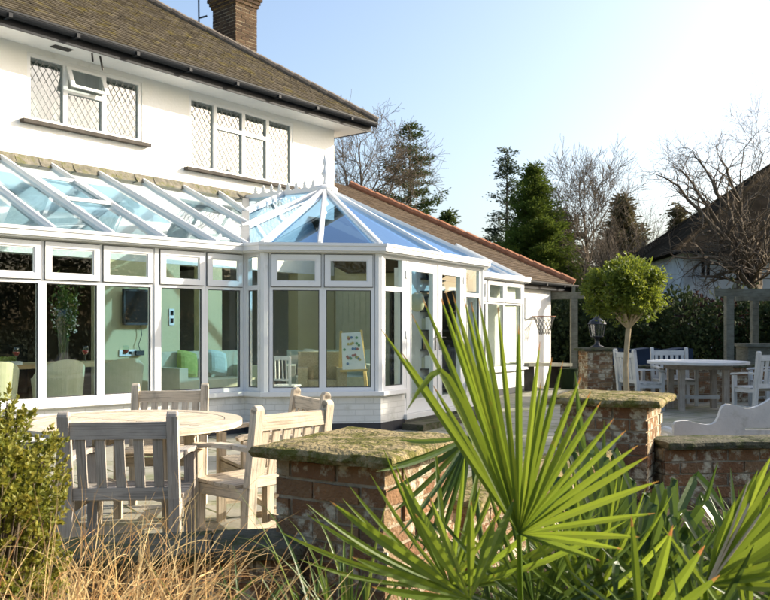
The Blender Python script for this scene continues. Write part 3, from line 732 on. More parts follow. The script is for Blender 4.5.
# ------------------------------------------------------------------ single storey wing
fd = Vector((.59, .81, 0)).normalized(); gd = Vector((-fd.y, fd.x, 0))
E = Vector((4.6, 20.7, 2.40)); E0 = E-fd*6.5; ht = Vector((-.9, 22.0, 5.0)); rl = ht-fd*6.5
wing = thing('side_wing', 'single storey white side wing with brown tiled hipped roof and red hip tiles', 'building', (3.9, 20, 0))
WF = Frame(3.9-fd.x*6, 20-fd.y*6, fd.x, fd.y)
b = MB(); b.box(WF, 0, 6, -.25, 0, 0, 2.42); b.box(WF, 5.75, 6, -7, -.25, 0, 2.42); b.build('wall', M['render'], wing)
b = MB(); p, q = Vector((-1.05, 16.6, 0)), Vector((1.1, 16.2, 0)); gF = fr(p, q)
gl = (q-p).length; b.hexa([gF.P(0, 0, .16), gF.P(gl, 0, .16), gF.P(gl, -.12, .16), gF.P(0, -.12, .16), gF.P(0, 0, 3.2), gF.P(gl, 0, 2.45), gF.P(gl, -.12, 2.45), gF.P(0, -.12, 3.2)]); b.build('inner_wall', M['greenwall'], wing)
b = MB(); b.box(gF, .1, 1.15, .002, .03, .16, 2.15)
for k in range(9): b.box(gF, .15+k*.115, .15+k*.115+.09, .031, .04, .2, 2.1)
b.build('folding_door', M['linen'], wing)
E3 = E+gd*10.4; E2 = E0+gd*10.4
rb = MB()
rb.face([E0, E, ht, rl]); rb.face([E, E3, ht]); rb.face([E3, E2, rl, ht]); rb.face([E0, rl, E2]); rb.face([E2, E3, E, E0])
slope_v = (ht-E)-fd*(ht-E).dot(fd); sl = slope_v.length; along = (ht-E).dot(fd)
tiled_plane(rb, E0, fd, slope_v, 6.5, sl, lambda u, s: 0 < s < sl and 0 < u < 6.5+along*(s/sl)+.02, tw=.2, gauge=.13)
wr = rb.build('roof', M['tile2'], wing)
hb = MB(); n = 17
for i in range(n): hb.tube([E.lerp(ht, i/n)+Vector((0, 0, .02)), E.lerp(ht, (i+1.02)/n)+Vector((0, 0, .055))], [.12, .105], 10)
hb.build('hip_tiles', M['ridge_red'], wr)
b = MB(); gutter_run(b, Frame(E0.x, E0.y, fd.x, fd.y), 0, 6.55, .05, 2.37, .06); b.box(Frame(E0.x, E0.y, fd.x, fd.y), 0, 6.5, -.03, -.012, 2.22, 2.40)
b.box(Frame(E.x, E.y, gd.x, gd.y), 0, 10, .0, .02, 2.22, 2.40); b.build('gutter', M['gutter_black'], wing)
b = MB(); b.box(Frame(E0.x, E0.y, fd.x, fd.y), 0, 6.48, -.42, -.032, 2.22, 2.25); b.build('soffit', M['darkwood'], wing)

# ------------------------------------------------------------------ brick piers and low garden walls
def rough_slab(name, poly, z0, z1, m, parent, over=0, amp=.012, nsub=14):
    """stone slab with worn uneven edges; poly = 4 ccw corners"""
    P = [Vector((p[0], p[1], 0)) for p in poly]
    b = MB(); n = nsub
    L1 = (P[1]-P[0]).length; L2 = (P[3]-P[0]).length; n1 = max(3, int(L1/.04)); n2 = max(3, int(L2/.04))
    def nse(x, y, k): return math.sin(x*23+k)*math.cos(y*19+k*2)*.5+math.sin(x*61+y*47+k*3)*.3+math.sin(x*11-y*13+k)*.5
    def pt(i, j, top):
        p = P[0].lerp(P[1], i/n1).lerp(P[3].lerp(P[2], i/n1), j/n2)
        ex = (i in (0, n1)), (j in (0, n2))
        o = Vector((nse(p.x, p.y, 1), nse(p.x, p.y, 5), 0))*amp*.9 if any(ex) else Vector((0, 0, 0))
        z = (z1 if top else z0)+nse(p.x, p.y, 9)*amp*.45
        if top and any(ex): z -= amp*.9
        if not top: o = o*1.3
        return Vector((p.x+o.x, p.y+o.y, z))
    idx = {}
    def vid(i, j, top):
        k = (i, j, top)
        if k not in idx: idx[k] = len(b.v); b.v.append(tuple(pt(i, j, top)))
        return idx[k]
    def q(*ids):
        b.f.append(ids); b.uv.append([(0, 0)]*4); b.r.append(.5)
    for i in range(n1):
        for j in range(n2):
            q(vid(i, j, 1), vid(i+1, j, 1), vid(i+1, j+1, 1), vid(i, j+1, 1)); q(vid(i, j, 0), vid(i, j+1, 0), vid(i+1, j+1, 0), vid(i+1, j, 0))
    mids = {}
    def mv(i, j):
        k = (i, j)
        if k not in mids:
            a_, c_ = pt(i, j, 1), pt(i, j, 0); c0_ = (P[0]+P[2])/2; d = (a_-c0_); d.z = 0
            mids[k] = len(b.v); m_ = (a_+c_)/2+d.normalized()*(amp*.8+amp*.8*nse(a_.x*2, a_.y*2, 4)); b.v.append(tuple(m_))
        return mids[k]
    edge = [((i, 0), (i+1, 0)) for i in range(n1)]+[((n1, j), (n1, j+1)) for j in range(n2)]+[((i+1, n2), (i, n2)) for i in range(n1-1, -1, -1)]+[((0, j+1), (0, j)) for j in range(n2-1, -1, -1)]
    for a_, c_ in edge:
        q(vid(*a_, 0), vid(*c_, 0), mv(*c_), mv(*a_)); q(mv(*a_), mv(*c_), vid(*c_, 1), vid(*a_, 1))
    return b.build(name, m, parent, smooth=False)
def pier(label, corner, d1, d2, l1, l2, h, capt, over, z0=0, capm='cap', name='brick_pillar', cat='pillar'):
    c = Vector(corner); d1 = Vector(d1).normalized(); d2 = Vector(d2).normalized()
    t = thing(name, label, cat, (c.x, c.y, 0))
    b, mb = MB(), MB(); brick_box(b, mb, c, d1, d2, l1, l2, z0, h, jit=.006, depth=.016)
    sh = b.build('shaft', M['brick'], t, bevel=.006 if l1 < 1.2 else 0); mb.build('mortar', M['mortar'], sh)
    q = [c-d1*over-d2*over, c+d1*(l1+over)-d2*over, c+d1*(l1+over)+d2*(l2+over), c-d1*over+d2*(l2+over)]
    if (q[1]-q[0]).cross(q[3]-q[0]).z < 0: q = [q[0], q[3], q[2], q[1]]
    rough_slab('cap', q, h+.002, h+capt, M[capm], t)
    return t
# near pillar: cap corners near (0,3.0), left (-.53,3.29), right (.29,3.47)
pd1 = Vector((-.53, .32, 0)).normalized(); pd2 = Vector((.32, .53, 0)).normalized()
pier('near brick pillar with mossy stone cap beside the armchair, behind the palm', (0.0, 3.08, 0), pd1, pd2, .50, .56, .82, .055, .07)
qd1 = Vector((-.86, .44, 0)).normalized(); qd2 = Vector((.44, .86, 0)).normalized()
pier('farther brick pillar with flat mossy cap in front of the round clipped tree', (1.64, 5.32, 0), qd1, qd2, .55, .56, .83, .055, .08)
def lowwall(label, p, q, th, h, capt=.05, capm='slab', over=.05):
    p = Vector((p[0], p[1], 0)); q = Vector((q[0], q[1], 0)); d = (q-p).normalized(); n = Vector((-d.y, d.x, 0))
    t = thing('low_wall', label, 'wall', tuple(p)); b, mb = MB(), MB()
    brick_box(b, mb, p, d, n, (q-p).length, th, 0, h, jit=.006, depth=.016)
    sh = b.build('brickwork', M['brick'], t, bevel=.005); mb.build('mortar', M['mortar'], sh)
    L = (q-p).length; k = 0.0
    while k < L-.05:
        e = min(k+.62+.12*rng.random(), L)
        if L-e < .3: e = L
        rough_slab('cap', [p+d*(k+.004)-n*over, p+d*(e-.004)-n*over, p+d*(e-.004)+n*(th+over), p+d*(k+.004)+n*(th+over)], h+.002, h+capt, M[capm], t, amp=.008)
        k = e
    return t
lowwall('low mossy topped wall running left from the near pillar behind the dry grass', (-2.7, 2.72, 0), (-.32, 3.18, 0), .24, .47)
lowwall('low sunlit brick wall between the two pillars behind the palm leaves', (.36, 3.72, 0), (1.42, 5.30, 0), .24, .52, capm='cap')
lowwall('low red brick wall right of the farther pillar below the wavy bench', (1.78, 5.42, 0), (4.6, 5.72, 0), .25, .555)
# far small pillar with lantern and low wall
pier('small square brick pillar carrying the lantern', (3.55, 14.9, 0), (1, .12, 0), (-.12, 1, 0), .46, .46, .93, .06, .07, capm='slab')
lowwall('low brick wall beyond the far chairs running right from the lantern pillar', (4.05, 15.15, 0), (7.6, 15.6, 0), .25, .62, capm='slab')
def lantern():
    x, y, z = 3.78, 15.15, .99
    t = thing('lantern', 'old dark metal lantern with glass panes on the small pillar', 'lantern', (x, y, z))
    b = MB(); b.lathe((x, y, z), [(.12, 0), (.12, .02), (.05, .05), (.035, .12), (.05, .16), (.11, .19), (.115, .2)], 12); b.build('base', M['iron'], t, smooth=True)
    b = MB()
    for k in range(6):
        a_ = math.pi*k/3; b.bar((x+.11*math.cos(a_), y+.11*math.sin(a_), z+.2), (x+.15*math.cos(a_), y+.15*math.sin(a_), z+.42), .014)
    b.build('cage', M['iron'], t)
    b = MB(); b.lathe((x, y, z+.205), [(.10, 0), (.135, .205)], 6); b.build('glass', M['vaseglass'], t)
    b = MB(); b.lathe((x, y, z+.42), [(.17, 0), (.13, .06), (.06, .10), (.055, .14), (.02, .15), (.012, .2), (.02, .21), (.004, .24)], 12); b.build('roof', M['iron'], t)
lantern()

# ------------------------------------------------------------------ garden furniture
def garden_chair(label, loc, rz, mt, wd=.58, dp=.50, hb=.88, nsl=6, group=None):
    t = thing('garden_chair', label, 'chair', loc, rz, group); m = M[mt]; x = wd/2-.03
    for sx in (-1, 1):
        b = MB(); b.bar((sx*x, -.20, 0), (sx*x, -.235, .45), .055, .06, up=(0, 1, 0)); b.bar((sx*x, -.235, .44), (sx*x, -.30, hb), .055, .055, up=(0, 1, 0))
        b.tube([(sx*x-.0275, -.30, hb-.003), (sx*x+.0275, -.30, hb-.003)], .0273, 12)
        b.build('leg', m, t, True, bevel=.006)
        b = MB(); b.bar((sx*x, dp/2, 0), (sx*x, dp/2, .615), .055, .055, up=(0, 1, 0)); b.build('leg', m, t, True, bevel=.006)
        b = MB(); pts = [(-.255, .655), (-.10, .66), (.08, .655), (.2, .640), (dp/2+.02, .638), (dp/2+.055, .625)]
        for i in range(len(pts)-1): b.bar((sx*x, pts[i][0], pts[i][1]), (sx*x, pts[i+1][0]+.002, pts[i+1][1]), .065 if i else .05, .026)
        b.build('armrest', m, t, True, bevel=.006)
        b = MB(); b.bar((sx*(x), -.20, .40), (sx*x, dp/2-.028, .39), .03, .06); b.build('side_rail', m, t, True, bevel=.004)
        b = MB(); b.bar((sx*x, -.195, .14), (sx*x, dp/2-.028, .14), .028, .04); b.build('stretcher', m, t, True, bevel=.004)
    b = MB(); b.bar((-x+.03, -.292, hb-.075), (x-.03, -.292, hb-.075), .03, .085, up=(0, 0, 1)); b.bar((-x+.03, -.232, .475), (x-.03, -.232, .475), .03, .06)
    for k in range(nsl):
        xx = -x+.03+(2*x-.06)*(k+.5)/nsl; b.bar((xx, -.234, .505), (xx, -.287, hb-.115), .048, .016, up=(0, 1, 0))
    b.build('backrest', m, t, True, bevel=.004)
    b = MB()
    for k in range(7):
        yy = -.205+(dp/2+.225)*(k+.5)/7; zz = .425+.006*abs(k-3)/3
        b.box(WORLD, -wd/2+.005+(.05 if k == 0 else 0), wd/2-.005-(.05 if k == 0 else 0), -yy-.031, -yy+.031, zz, zz+.02)
    b.build('seat', m, t, True, bevel=.003)
    b = MB(); b.bar((-x+.028, dp/2, .39), (x-.028, dp/2, .39), .028, .06); b.build('apron', m, t, True); b = MB(); b.bar((-x+.015, .02, .14), (x-.015, .02, .14), .028, .04); b.build('stretcher', m, t, True)
    return t
def face_to(c, tgt): return math.atan2(-(tgt[0]-c[0]), tgt[1]-c[1])
TC = (-1.62, 5.42)
G1 = 'slatted wooden armchairs round the near table'
garden_chair('grey slatted garden chair with its back to us, in front of the round table', (-1.37, 4.60, 0), R(4), 'teakgrey', group=G1, nsl=5, wd=.60)
garden_chair('sunlit wooden armchair beside the near brick pillar, facing the round table', (-.735, 5.02, 0), R(47), 'teak', group=G1)
garden_chair('wooden armchair on the right side of the round table, half hidden by the nearer armchair', (-.78, 5.72, 0), R(118), 'teak', group=G1)
garden_chair('wooden slatted chair on the house side of the round table, under the windows', (-1.62, 6.20, 0), R(184), 'teak', group=G1)
def round_table():
    x, y = TC; Rr = .70; z = .74
    t = thing('round_table', 'large round pale wooden slatted garden table with thick rim', 'table', (x, y, 0)); m = M['teak']
    top = thing  # noqa
    b = MB(); n = 72
    for i in range(n):
        a0, a1 = 2*math.pi*i/n, 2*math.pi*(i+1)/n
        q = lambda a, r, zz: Vector((x+r*math.cos(a), y+r*math.sin(a), zz))
        b.hexa([q(a0, Rr-.11, z-.035), q(a0, Rr, z-.035), q(a1, Rr, z-.035), q(a1, Rr-.11, z-.035), q(a0, Rr-.11, z), q(a0, Rr, z), q(a1, Rr, z), q(a1, Rr-.11, z)], None, (i//12)*.17)
    rim = b.build('rim', m, t)
    b = MB(); rr = Rr-.112; w_ = .062; ang = R(62)
    du = Vector((math.cos(ang), math.sin(ang), 0)); dv = Vector((-math.sin(ang), math.cos(ang), 0)); c = Vector((x, y, 0))
    k = -rr+.004  # slats
    while k < rr-.01:
        e = min(k+w_, rr-.002); km = max(abs(k), abs(e)); 
        def hl(s): return math.sqrt(max(rr*rr-s*s, 0))
        for lo, hi in ((-1, -.03), (.03, 1)):
            A_ = [hl(k)*lo if abs(lo) == 1 else lo, hl(k)*hi if abs(hi) == 1 else hi, hl(e)*hi if abs(hi) == 1 else hi, hl(e)*lo if abs(lo) == 1 else lo]
            if A_[1]-A_[0] < .02 and A_[2]-A_[3] < .02: continue
            pts = [c+du*A_[0]+dv*k, c+du*A_[1]+dv*k, c+du*A_[2]+dv*e, c+du*A_[3]+dv*e]
            b.hexa([p+Vector((0, 0, z-.028)) for p in pts]+[p+Vector((0, 0, z-.002)) for p in pts])
        k = e+.011
    b.hexa([c+du*-.028*s+dv*0+Vector((0, 0, z-.03)) for s in ()] or [c+du*a_+dv*b_+Vector((0, 0, zz)) for zz in (z-.028, z-.001) for a_, b_ in ((-.027, -rr+.01), (.027, -rr+.01), (.027, rr-.01), (-.027, rr-.01))])
    b.build('slatted_top', m, t)
    b = MB(); b.bar((x-.5, y, z-.065), (x+.5, y, z-.065), .05, .055); b.bar((x, y-.5, z-.0665), (x, y+.5, z-.0665), .05, .055); b.build('under_frame', m, t)
    for sx, sy in ((-1, -1), (1, -1), (1, 1), (-1, 1)):
        b = MB(); b.bar((x+sx*.30, y+sy*.30, z-.036), (x+sx*.34, y+sy*.34, 0), .07, .07); b.build('leg', m, t, bevel=.006)
    b = MB(); b.bar((x-.31, y-.31, .3), (x+.31, y+.31, .3), .045, .05); b.bar((x-.31, y+.31, .301), (x+.31, y-.31, .301), .045, .05); b.build('stretcher', m, t)
round_table()
# far dining group in the shade
G2 = 'pale wooden chairs round the far table'
def far_table():
    x, y, z = 5.15, 14.0, .75
    t = thing('garden_table', 'round pale wooden table among the far chairs in the shade', 'table', (x, y, 0)); m = M['whitewood']
    b = MB(); n = 40; pl = [Vector((x+.80*math.cos(a), y+.80*math.sin(a), z)) for a in [2*math.pi*k/n for k in range(n)]]
    b.prism(pl, (0, 0, .04)); b.build('table_top', m, t)
    b = MB(); b.box(WORLD, x-.45, x+.45, -y-.32, -y+.32, z-.09, z-.002); b.build('apron', M['teakgrey'], t)
    for sx, sy in ((-1, -1), (1, -1), (1, 1), (-1, 1)):
        b = MB(); b.bar((x+sx*.36, y+sy*.26, z-.09), (x+sx*.36, y+sy*.26, 0), .09, .09); b.build('leg', M['teakgrey'], t)
    b = MB(); b.bar((x-.35, y, .2), (x+.35, y, .2), .06, .06); b.build('stretcher', m, t)
far_table()
garden_chair('pale armchair seen from behind at the near side of the far table', (5.78, 12.85, 0), R(14), 'whitewood', wd=.82, dp=.52, hb=.97, nsl=8, group=G2)
garden_chair('pale wooden chair seen side on at the left end of the far table', (4.18, 13.95, 0), R(-70), 'whitewood', wd=.56, hb=.97, group=G2)
garden_chair('pale slatted chair behind the far table, facing us', (5.05, 15.0-.15, 0), R(178), 'whitewood', wd=.66, hb=.97, group=G2)
garden_chair('pale wooden chair at the right end of the far table, cut by the frame edge', (6.55, 14.35, 0), R(95), 'whitewood', wd=.6, hb=1.0, group=G2)
# bench with a wavy scrolled back
def wavy_bench():
    D = 6.35; t = thing('wavy_bench', 'pale wooden bench with scrolled wave shaped back behind the right wall', 'bench', (2.9, D, 0)); m = M['whitepaint']
    pts = [(673, 424), (675, 421.5), (681, 420.5), (688, 420.6), (697, 423.0), (706, 424.6), (711, 424), (715, 421.6), (718, 416), (720, 409.5), (722, 406), (726, 403.8), (731, 404.3), (737, 406.2), (744, 408), (750, 408), (757, 406), (763, 403), (770, 398.5), (777, 393), (786, 389), (797, 387)]
    up_p = [W(px, py, D) for px, py in pts]; cxm = up_p[-1].x
    full = up_p+[Vector((2*cxm-p.x, p.y, p.z)) for p in up_p[-2::-1]]
    z0 = .47; b = MB()
    for i in range(len(full)-1):
        a_, c_ = full[i], full[i+1]
        zb = .47
        if i > 13 and i < len(full)-15: zb = .585
        b.hexa([Vector((a_.x, D-.02, zb)), Vector((c_.x, D-.02, zb)), Vector((c_.x, D+.02, zb)), Vector((a_.x, D+.02, zb)), Vector((a_.x, D-.02, a_.z)), Vector((c_.x, D-.02, c_.z)), Vector((c_.x, D+.02, c_.z)), Vector((a_.x, D+.02, a_.z))], None, .4)
    x0, x1 = full[13].x, full[-14].x
    x = x0+.12
    b.build('backrest', m, t)
    b = MB(); b.box(WORLD, x0-.02, x1+.02, -D-.016, -D+.016, .47, .568); b.build('back_rail', m, t)
    b = MB()
    for k in range(6): b.box(WORLD, full[0].x+.03, full[-1].x-.03, -D-.10-k*.075-.03+.06, -D-.10-k*.075+.03+.06-.004, .42, .445)
    s = b.build('seat', m, t)
    for px in (full[0].x+.06, full[-1].x-.06):
        for yy in (D, D+.42):
            b = MB(); b.bar((px, yy, 0), (px, yy, .469 if yy == D else .50), .06, .06); b.build('leg', m, t)
        b = MB(); b.tube([(px, D+.03, .52), (px, D+.2, .53), (px, D+.35, .53), (px, D+.46, .50)], .03, 8); b.build('armrest', m, t)
wavy_bench()
# things by the far wall
def blue_cover():
    t = thing('covered_bench', 'low box bench under a dark blue cover behind the far chairs', 'covered bench', (4.7, 16.6, 0))
    b = MB(); x0, x1 = 4.35, 6.0; n = 14
    for k in range(n):
        xa, xb = x0+(x1-x0)*k/n, x0+(x1-x0)*(k+1)/n; za, zb = .93+.02*math.sin(k*1.1), .93+.02*math.sin((k+1)*1.1)
        b.hexa([Vector((xa, 16.5, .25)), Vector((xb, 16.5, .25)), Vector((xb, 17.1, .25)), Vector((xa, 17.1, .25)), Vector((xa, 16.56, za)), Vector((xb, 16.56, zb)), Vector((xb, 17.05, zb)), Vector((xa, 17.05, za))], None, .5)
    b.build('cover', M['blue'], t); b = MB(); b.box(WORLD, x0+.05, x1-.05, -17.0, -16.6, 0, .5); b.build('box', M['darkwood'], t)
blue_cover()
def planter_box():
    x0, x1, D = 7.35, 10.5, 17.2
    t = thing('timber_bench_store', 'grey green timber store with slatted front beneath the pergola posts', 'garden store', (x0, D, 0))
    b = MB(); b.box(WORLD, x0, x1, -D-.6, -D, .55, .96); b.box(WORLD, x0-.06, x1+.06, -D-.66, -D+.06, .962, 1.02)
    for k in range(8): b.box(WORLD, x0+k*.44, x0+k*.44+.06, -D-.5, -D-.0, 0, .549)
    b.build('store_body', M['greywood'], t)
planter_box()
def pergola(label, posts, beam, z, loc, rails):
    t = thing('pergola', label, 'pergola', loc); 
    for (x, y, h) in posts:
        b = MB(); b.box(WORLD, x-.075, x+.075, -y-.075, -y+.075, 0, h); b.build('post', M['greywood'], t, bevel=.008)
    for p, q in beam:
        b = MB(); b.bar(p, q, .07, .16); b.build('beam', M['greywood'], t, bevel=.006)
    for p, q in rails:
        b = MB(); b.bar(p, q, .05, .1); b.build('rafter', M['greywood'], t)
    return t
zz = lambda py, D: EYE-(py-HY)*D/FPX
pergola('grey timber pergola at the right in front of the dark hedge', [(7.0, 17.3, 1.98), (8.65, 19.9, 1.98), (10.4, 17.3, 1.98), (12, 19.9, 1.98)],
        [((6.7, 17.3, 2.06), (12.2, 17.3, 2.06)), ((8.2, 19.9, 2.06), (13.5, 19.9, 2.06))], 2, (7.0, 17.3, 0),
        [((7.0+k*.9, 17.0, 2.19), (8.3+k*.9, 20.2, 2.19)) for k in range(5)])
pergola('grey timber pergola post and beam by the corner of the white wing', [(4.40, 19.8, 2.02)], [((3.93, 20.05, 2.1), (4.62, 19.7, 2.1)), ((4.40, 19.8, 2.25), (5.0, 23.0, 2.25))], 2, (4.4, 19.8, 0), [])
def wall_ledge():
    a_ = Vector((3.05, 18.3, 0)); t = thing('trestle_shelf', 'long weathered timber bench top against the white wing wall', 'bench', (3.4, 18.7, 0))
    p, q = W(519, 364.5, 18.0), W(563, 364.5, 19.2); b = MB(); b.bar(p, q, .5, .07); b.build('bench_top', M['greywood'], t)
    for f in (.12, .88):
        c = p.lerp(q, f); b = MB(); b.bar((c.x, c.y, 0), (c.x, c.y, c.z-.036), .4, .09, up=(0, 1, 0)); b.build('leg', M['darkwood'], t)
wall_ledge()
def bin_():
    c = W(562, 400, 19.4); b = MB(); x, y = c.x+.0, 18.7
    b.lathe((x, y, 0), [(.17, 0), (.22, .42), (.235, .42), (.235, .45), (.2, .46)], 16)
    o = b.build('garden_tub', M['ivy'], smooth=False); rebase(o, (x, y, 0)); tag(o, 'round dark green tub at the foot of the wing wall beyond the pillar', 'tub')
bin_()
def hoop():
    c = W(529, 316.5, 19.0); p = Vector((3.2, 18.9, 0)); n = Vector((WF.n[0], WF.n[1], 0)); zc = c.z
    u = WF.u_at(531); base = WF.P(u, 0, zc); t = thing('basketball_hoop', 'small rusty basketball hoop and net fixed on the white wing wall', 'hoop', tuple(base))
    b = MB(); cen = WF.P(u+.05, .30, zc); r = .24
    b.tube([cen+Vector((r*math.cos(a), r*math.sin(a), 0)) for a in [2*math.pi*k/24 for k in range(25)]], .014, 6, cap=False); b.bar(base, base.lerp(cen, .35), .05, .03); b.build('rim', M['rust'], t)
    b = MB(); N_ = 12
    for k in range(N_):
        a0 = 2*math.pi*k/N_
        for s in (1, -1):
            pr = None
            for j in range(6):
                aa = a0+s*j*.26; rr = r*(1-.55*(j/5)**.8); pt = cen+Vector((rr*math.cos(aa), rr*math.sin(aa), -.40*j/5))
                if pr: b.bar(pr, pt, .009)
                pr = pt
    b.build('net', M['net'], t)
    b = MB(); b.box(WF, u-.32, u+.28, .003, .03, zc-.05, zc+.42); b.build('backboard', M['upvc'], t)
hoop()

# ------------------------------------------------------------------ foliage tools
nr = np.random.default_rng(11)
def np_mesh(name, V, F, rnd, m, parent=None, smooth=False, off=(0, 0, 0)):
    """V (n,3), F (m,k) same-size faces"""
    k = F.shape[1]; me = bpy.data.meshes.new(name)
    V = np.asarray(V)-np.array(off)
    me.vertices.add(len(V)); me.vertices.foreach_set('co', V.astype(np.float32).ravel())
    me.loops.add(F.size); me.loops.foreach_set('vertex_index', F.astype(np.int32).ravel())
    me.polygons.add(len(F)); me.polygons.foreach_set('loop_start', (np.arange(len(F))*k).astype(np.int32))
    me.polygons.foreach_set('use_smooth', [smooth]*len(F))
    at = me.attributes.new('rnd', 'FLOAT', 'FACE'); at.data.foreach_set('value', np.asarray(rnd, dtype=np.float32))
    me.materials.append(m); me.update(calc_edges=True); me.validate()
    o = bpy.data.objects.new(name, me); COL.objects.link(o)
    if parent: o.parent = parent
    BASE[o] = Vector(off); return o
def leaves(name, C, D, L, Wd, m, parent=None, off=(0, 0, 0), rnd=None, curl=.15):
    """C centres (n,3), D directions (n,3), L lengths, Wd widths -> folded rhombus leaves"""
    n = len(C); D = D/np.linalg.norm(D, axis=1, keepdims=True); A_ = nr.normal(size=(n, 3)); S = np.cross(D, A_); S /= np.linalg.norm(S, axis=1, keepdims=True)+1e-9
    N = np.cross(D, S); L = np.broadcast_to(L, n)[:, None]; Wd = np.broadcast_to(Wd, n)[:, None]
    p0 = C-D*L/2; p2 = C+D*L/2-N*L*curl; p1 = C+S*Wd/2; p3 = C-S*Wd/2
    V = np.stack([p0, p1, p2, p3], 1).reshape(-1, 3); F = np.arange(4*n).reshape(n, 4)
    return np_mesh(name, V, F, nr.random(n) if rnd is None else rnd, m, parent, off=off)
def tubes(name, segs, m, parent=None, off=(0, 0, 0), n=4, smooth=True):
    """segs list of (p, q, r0, r1)"""
    a = np.array([[*s[0], *s[1], s[2], s[3]] for s in segs], dtype=float)
    P, Q, r0, r1 = a[:, :3], a[:, 3:6], a[:, 6:7], a[:, 7:8]; D = Q-P; D /= np.linalg.norm(D, axis=1, keepdims=True)+1e-9
    up_v = np.where(np.abs(D[:, 2:3]) < .9, np.array([[0, 0, 1.]]), np.array([[1., 0, 0]])); X = np.cross(D, up_v); X /= np.linalg.norm(X, axis=1, keepdims=True); Y = np.cross(X, D)
    ang = [2*math.pi*k/n for k in range(n)]
    V = np.stack([P+(X*math.cos(t)+Y*math.sin(t))*r0 for t in ang]+[Q+(X*math.cos(t)+Y*math.sin(t))*r1 for t in ang], 1).reshape(-1, 3)
    base = (np.arange(len(a))*2*n)[:, None]; fs = []
    for k in range(n):
        k2 = (k+1) % n; fs.append(base+np.array([[k, k+n, k2+n, k2]]))
    F = np.concatenate(fs, 0); rnd = np.tile(nr.random(len(a)), n)
    return np_mesh(name, V, F, rnd, m, parent, smooth=smooth, off=off)
def norm(v): return v/(np.linalg.norm(v)+1e-9)
def grow(p, d, L, r, depth, segs, up=.12, spread=.6, kids=3, wob=.18, shrink=.68, minr=.004, tips=None, nseg=4, taper=.6):
    """recursive winter tree limb"""
    p = np.array(p, float); d = norm(np.array(d, float)); r1 = r
    for i in range(nseg):
        d = norm(d+nr.normal(size=3)*wob+np.array([0, 0, up])); q = p+d*L/nseg; r2 = max(r*(1-(1-taper)*(i+1)/nseg), minr)
        segs.append((p, q, r1, r2)); p, r1 = q, r2
        if depth > 0 and i >= (0 if depth < 3 else 1):
            for k in range(kids if i < nseg-1 else kids+1):
                if nr.random() < .30: continue
                a = nr.normal(size=3); a -= d*a.dot(d); a = norm(a)
                nd = norm(d+a*(spread+nr.random()*.5)); grow(p, nd, L*shrink*(.7+.5*nr.random()), r2*.58, depth-1, segs, up, spread, kids, wob, shrink, minr, tips, nseg, taper)
    if tips is not None and depth == 0: tips.append((p, d))
def bare_tree(label, loc, h, r, lean=(0, 0, 1), depth=4, kids=2, spread=.7, up=.10, group=None, first=.35, limbs=7, minr=.006, matn='twig', shrink=.66, wob=.16, name='bare_tree'):
    t = thing(name, label, 'tree', loc, 0, group); tr = []; br = []
    p = np.array(loc, float); d = norm(np.array(lean, float)); n = 10; r1 = r
    for i in range(n):
        d = norm(d+nr.normal(size=3)*.05+np.array([0, 0, .03])); q = p+d*h*.82/n; r2 = r*(1-.88*(i+1)/n)+.01; tr.append((p, q, r1, r2)); p, r1 = q, r2
        if (i+1)/n >= first:
            for k in range(max(1, int(limbs/(n*(1-first))+.5))):
                a = nr.normal(size=3); a[2] = abs(a[2])*.5; a = norm(a)
                grow(p, d*.5+a*(spread+.25), h*.33*(1.2-.6*i/n), r2*.55, depth-1, br, up, spread, kids, wob, shrink, minr)
    grow(p, d, h*.2, r1, depth-1, br, up, spread, kids, wob, shrink, minr)
    tubes('trunk', tr, M['bark'], t, loc, 8); tubes('crown', br, M[matn], t, loc, 3)
    return t
def conifer(label, loc, h, rad, m, prof, dens=1.0, clump=.34, name='conifer_tree', low=.08, gappy=.25, droop=-.15, group=None, leafl=.30, per=34, whorls=None):
    t = thing(name, label, 'tree', loc, 0, group); L0 = np.array(loc, float)
    segs = [(L0, L0+np.array([0, 0, h*.5]), h*.022, h*.013), (L0+np.array([0, 0, h*.5]), L0+np.array([0, 0, h*.985]), h*.013, .01)]
    C, D, RR = [], [], []; nw = whorls or int(h*2.2)
    for i in range(nw):
        f = low+(1-low)*(i+.5)/nw
        R_ = rad*prof((f-low)/(1-low))
        nb = max(4, int((5+R_*3.2)*dens)); a0 = nr.random()*6.28
        for k in range(nb):
            if nr.random() < gappy: continue
            a = a0+2*math.pi*k/nb+nr.normal()*.25; Lb = R_*(.62+.5*nr.random()); p = L0+np.array([0, 0, h*f+nr.normal()*.15])
            d = np.array([math.cos(a), math.sin(a), .35-.5*(1-f)+droop+nr.normal()*.08]); d = norm(d); q = p+d*Lb
            segs.append((p, q, .012+.02*R_/3, .006))
            nc = max(2, int(Lb/clump*1.5))
            for j in range(nc):
                g = (j+.6)/nc
                if g < .22: continue
                c = p+d*Lb*g+nr.normal(size=3)*clump*.3; m_ = int(per*(.6+.6*nr.random())); cl = nr.random()*.5
                pts = nr.normal(size=(m_, 3))*np.array([clump*.5, clump*.5, clump*.26])
                C.append(c+pts); D.append(pts*np.array([1, 1, .5])+d*clump*.6+nr.normal(size=(m_, 3))*.05); RR.append(np.clip(cl+nr.random(m_)*.5, 0, 1))
    # leader
    m_ = 60; z = nr.random(m_)*h*.07; C.append(L0+np.stack([nr.normal(size=m_)*.09, nr.normal(size=m_)*.09, h*.94+z], 1)); D.append(nr.normal(size=(m_, 3))*.5+np.array([0, 0, 1.])); RR.append(nr.random(m_))
    C = np.concatenate(C); D = np.concatenate(D); RR = np.concatenate(RR)
    tubes('trunk', segs, M['bark'], t, loc, 6); leaves('crown', C, D, leafl*(.6+.7*nr.random(len(C))), leafl*.42, M[m], t, loc, RR)
    return t
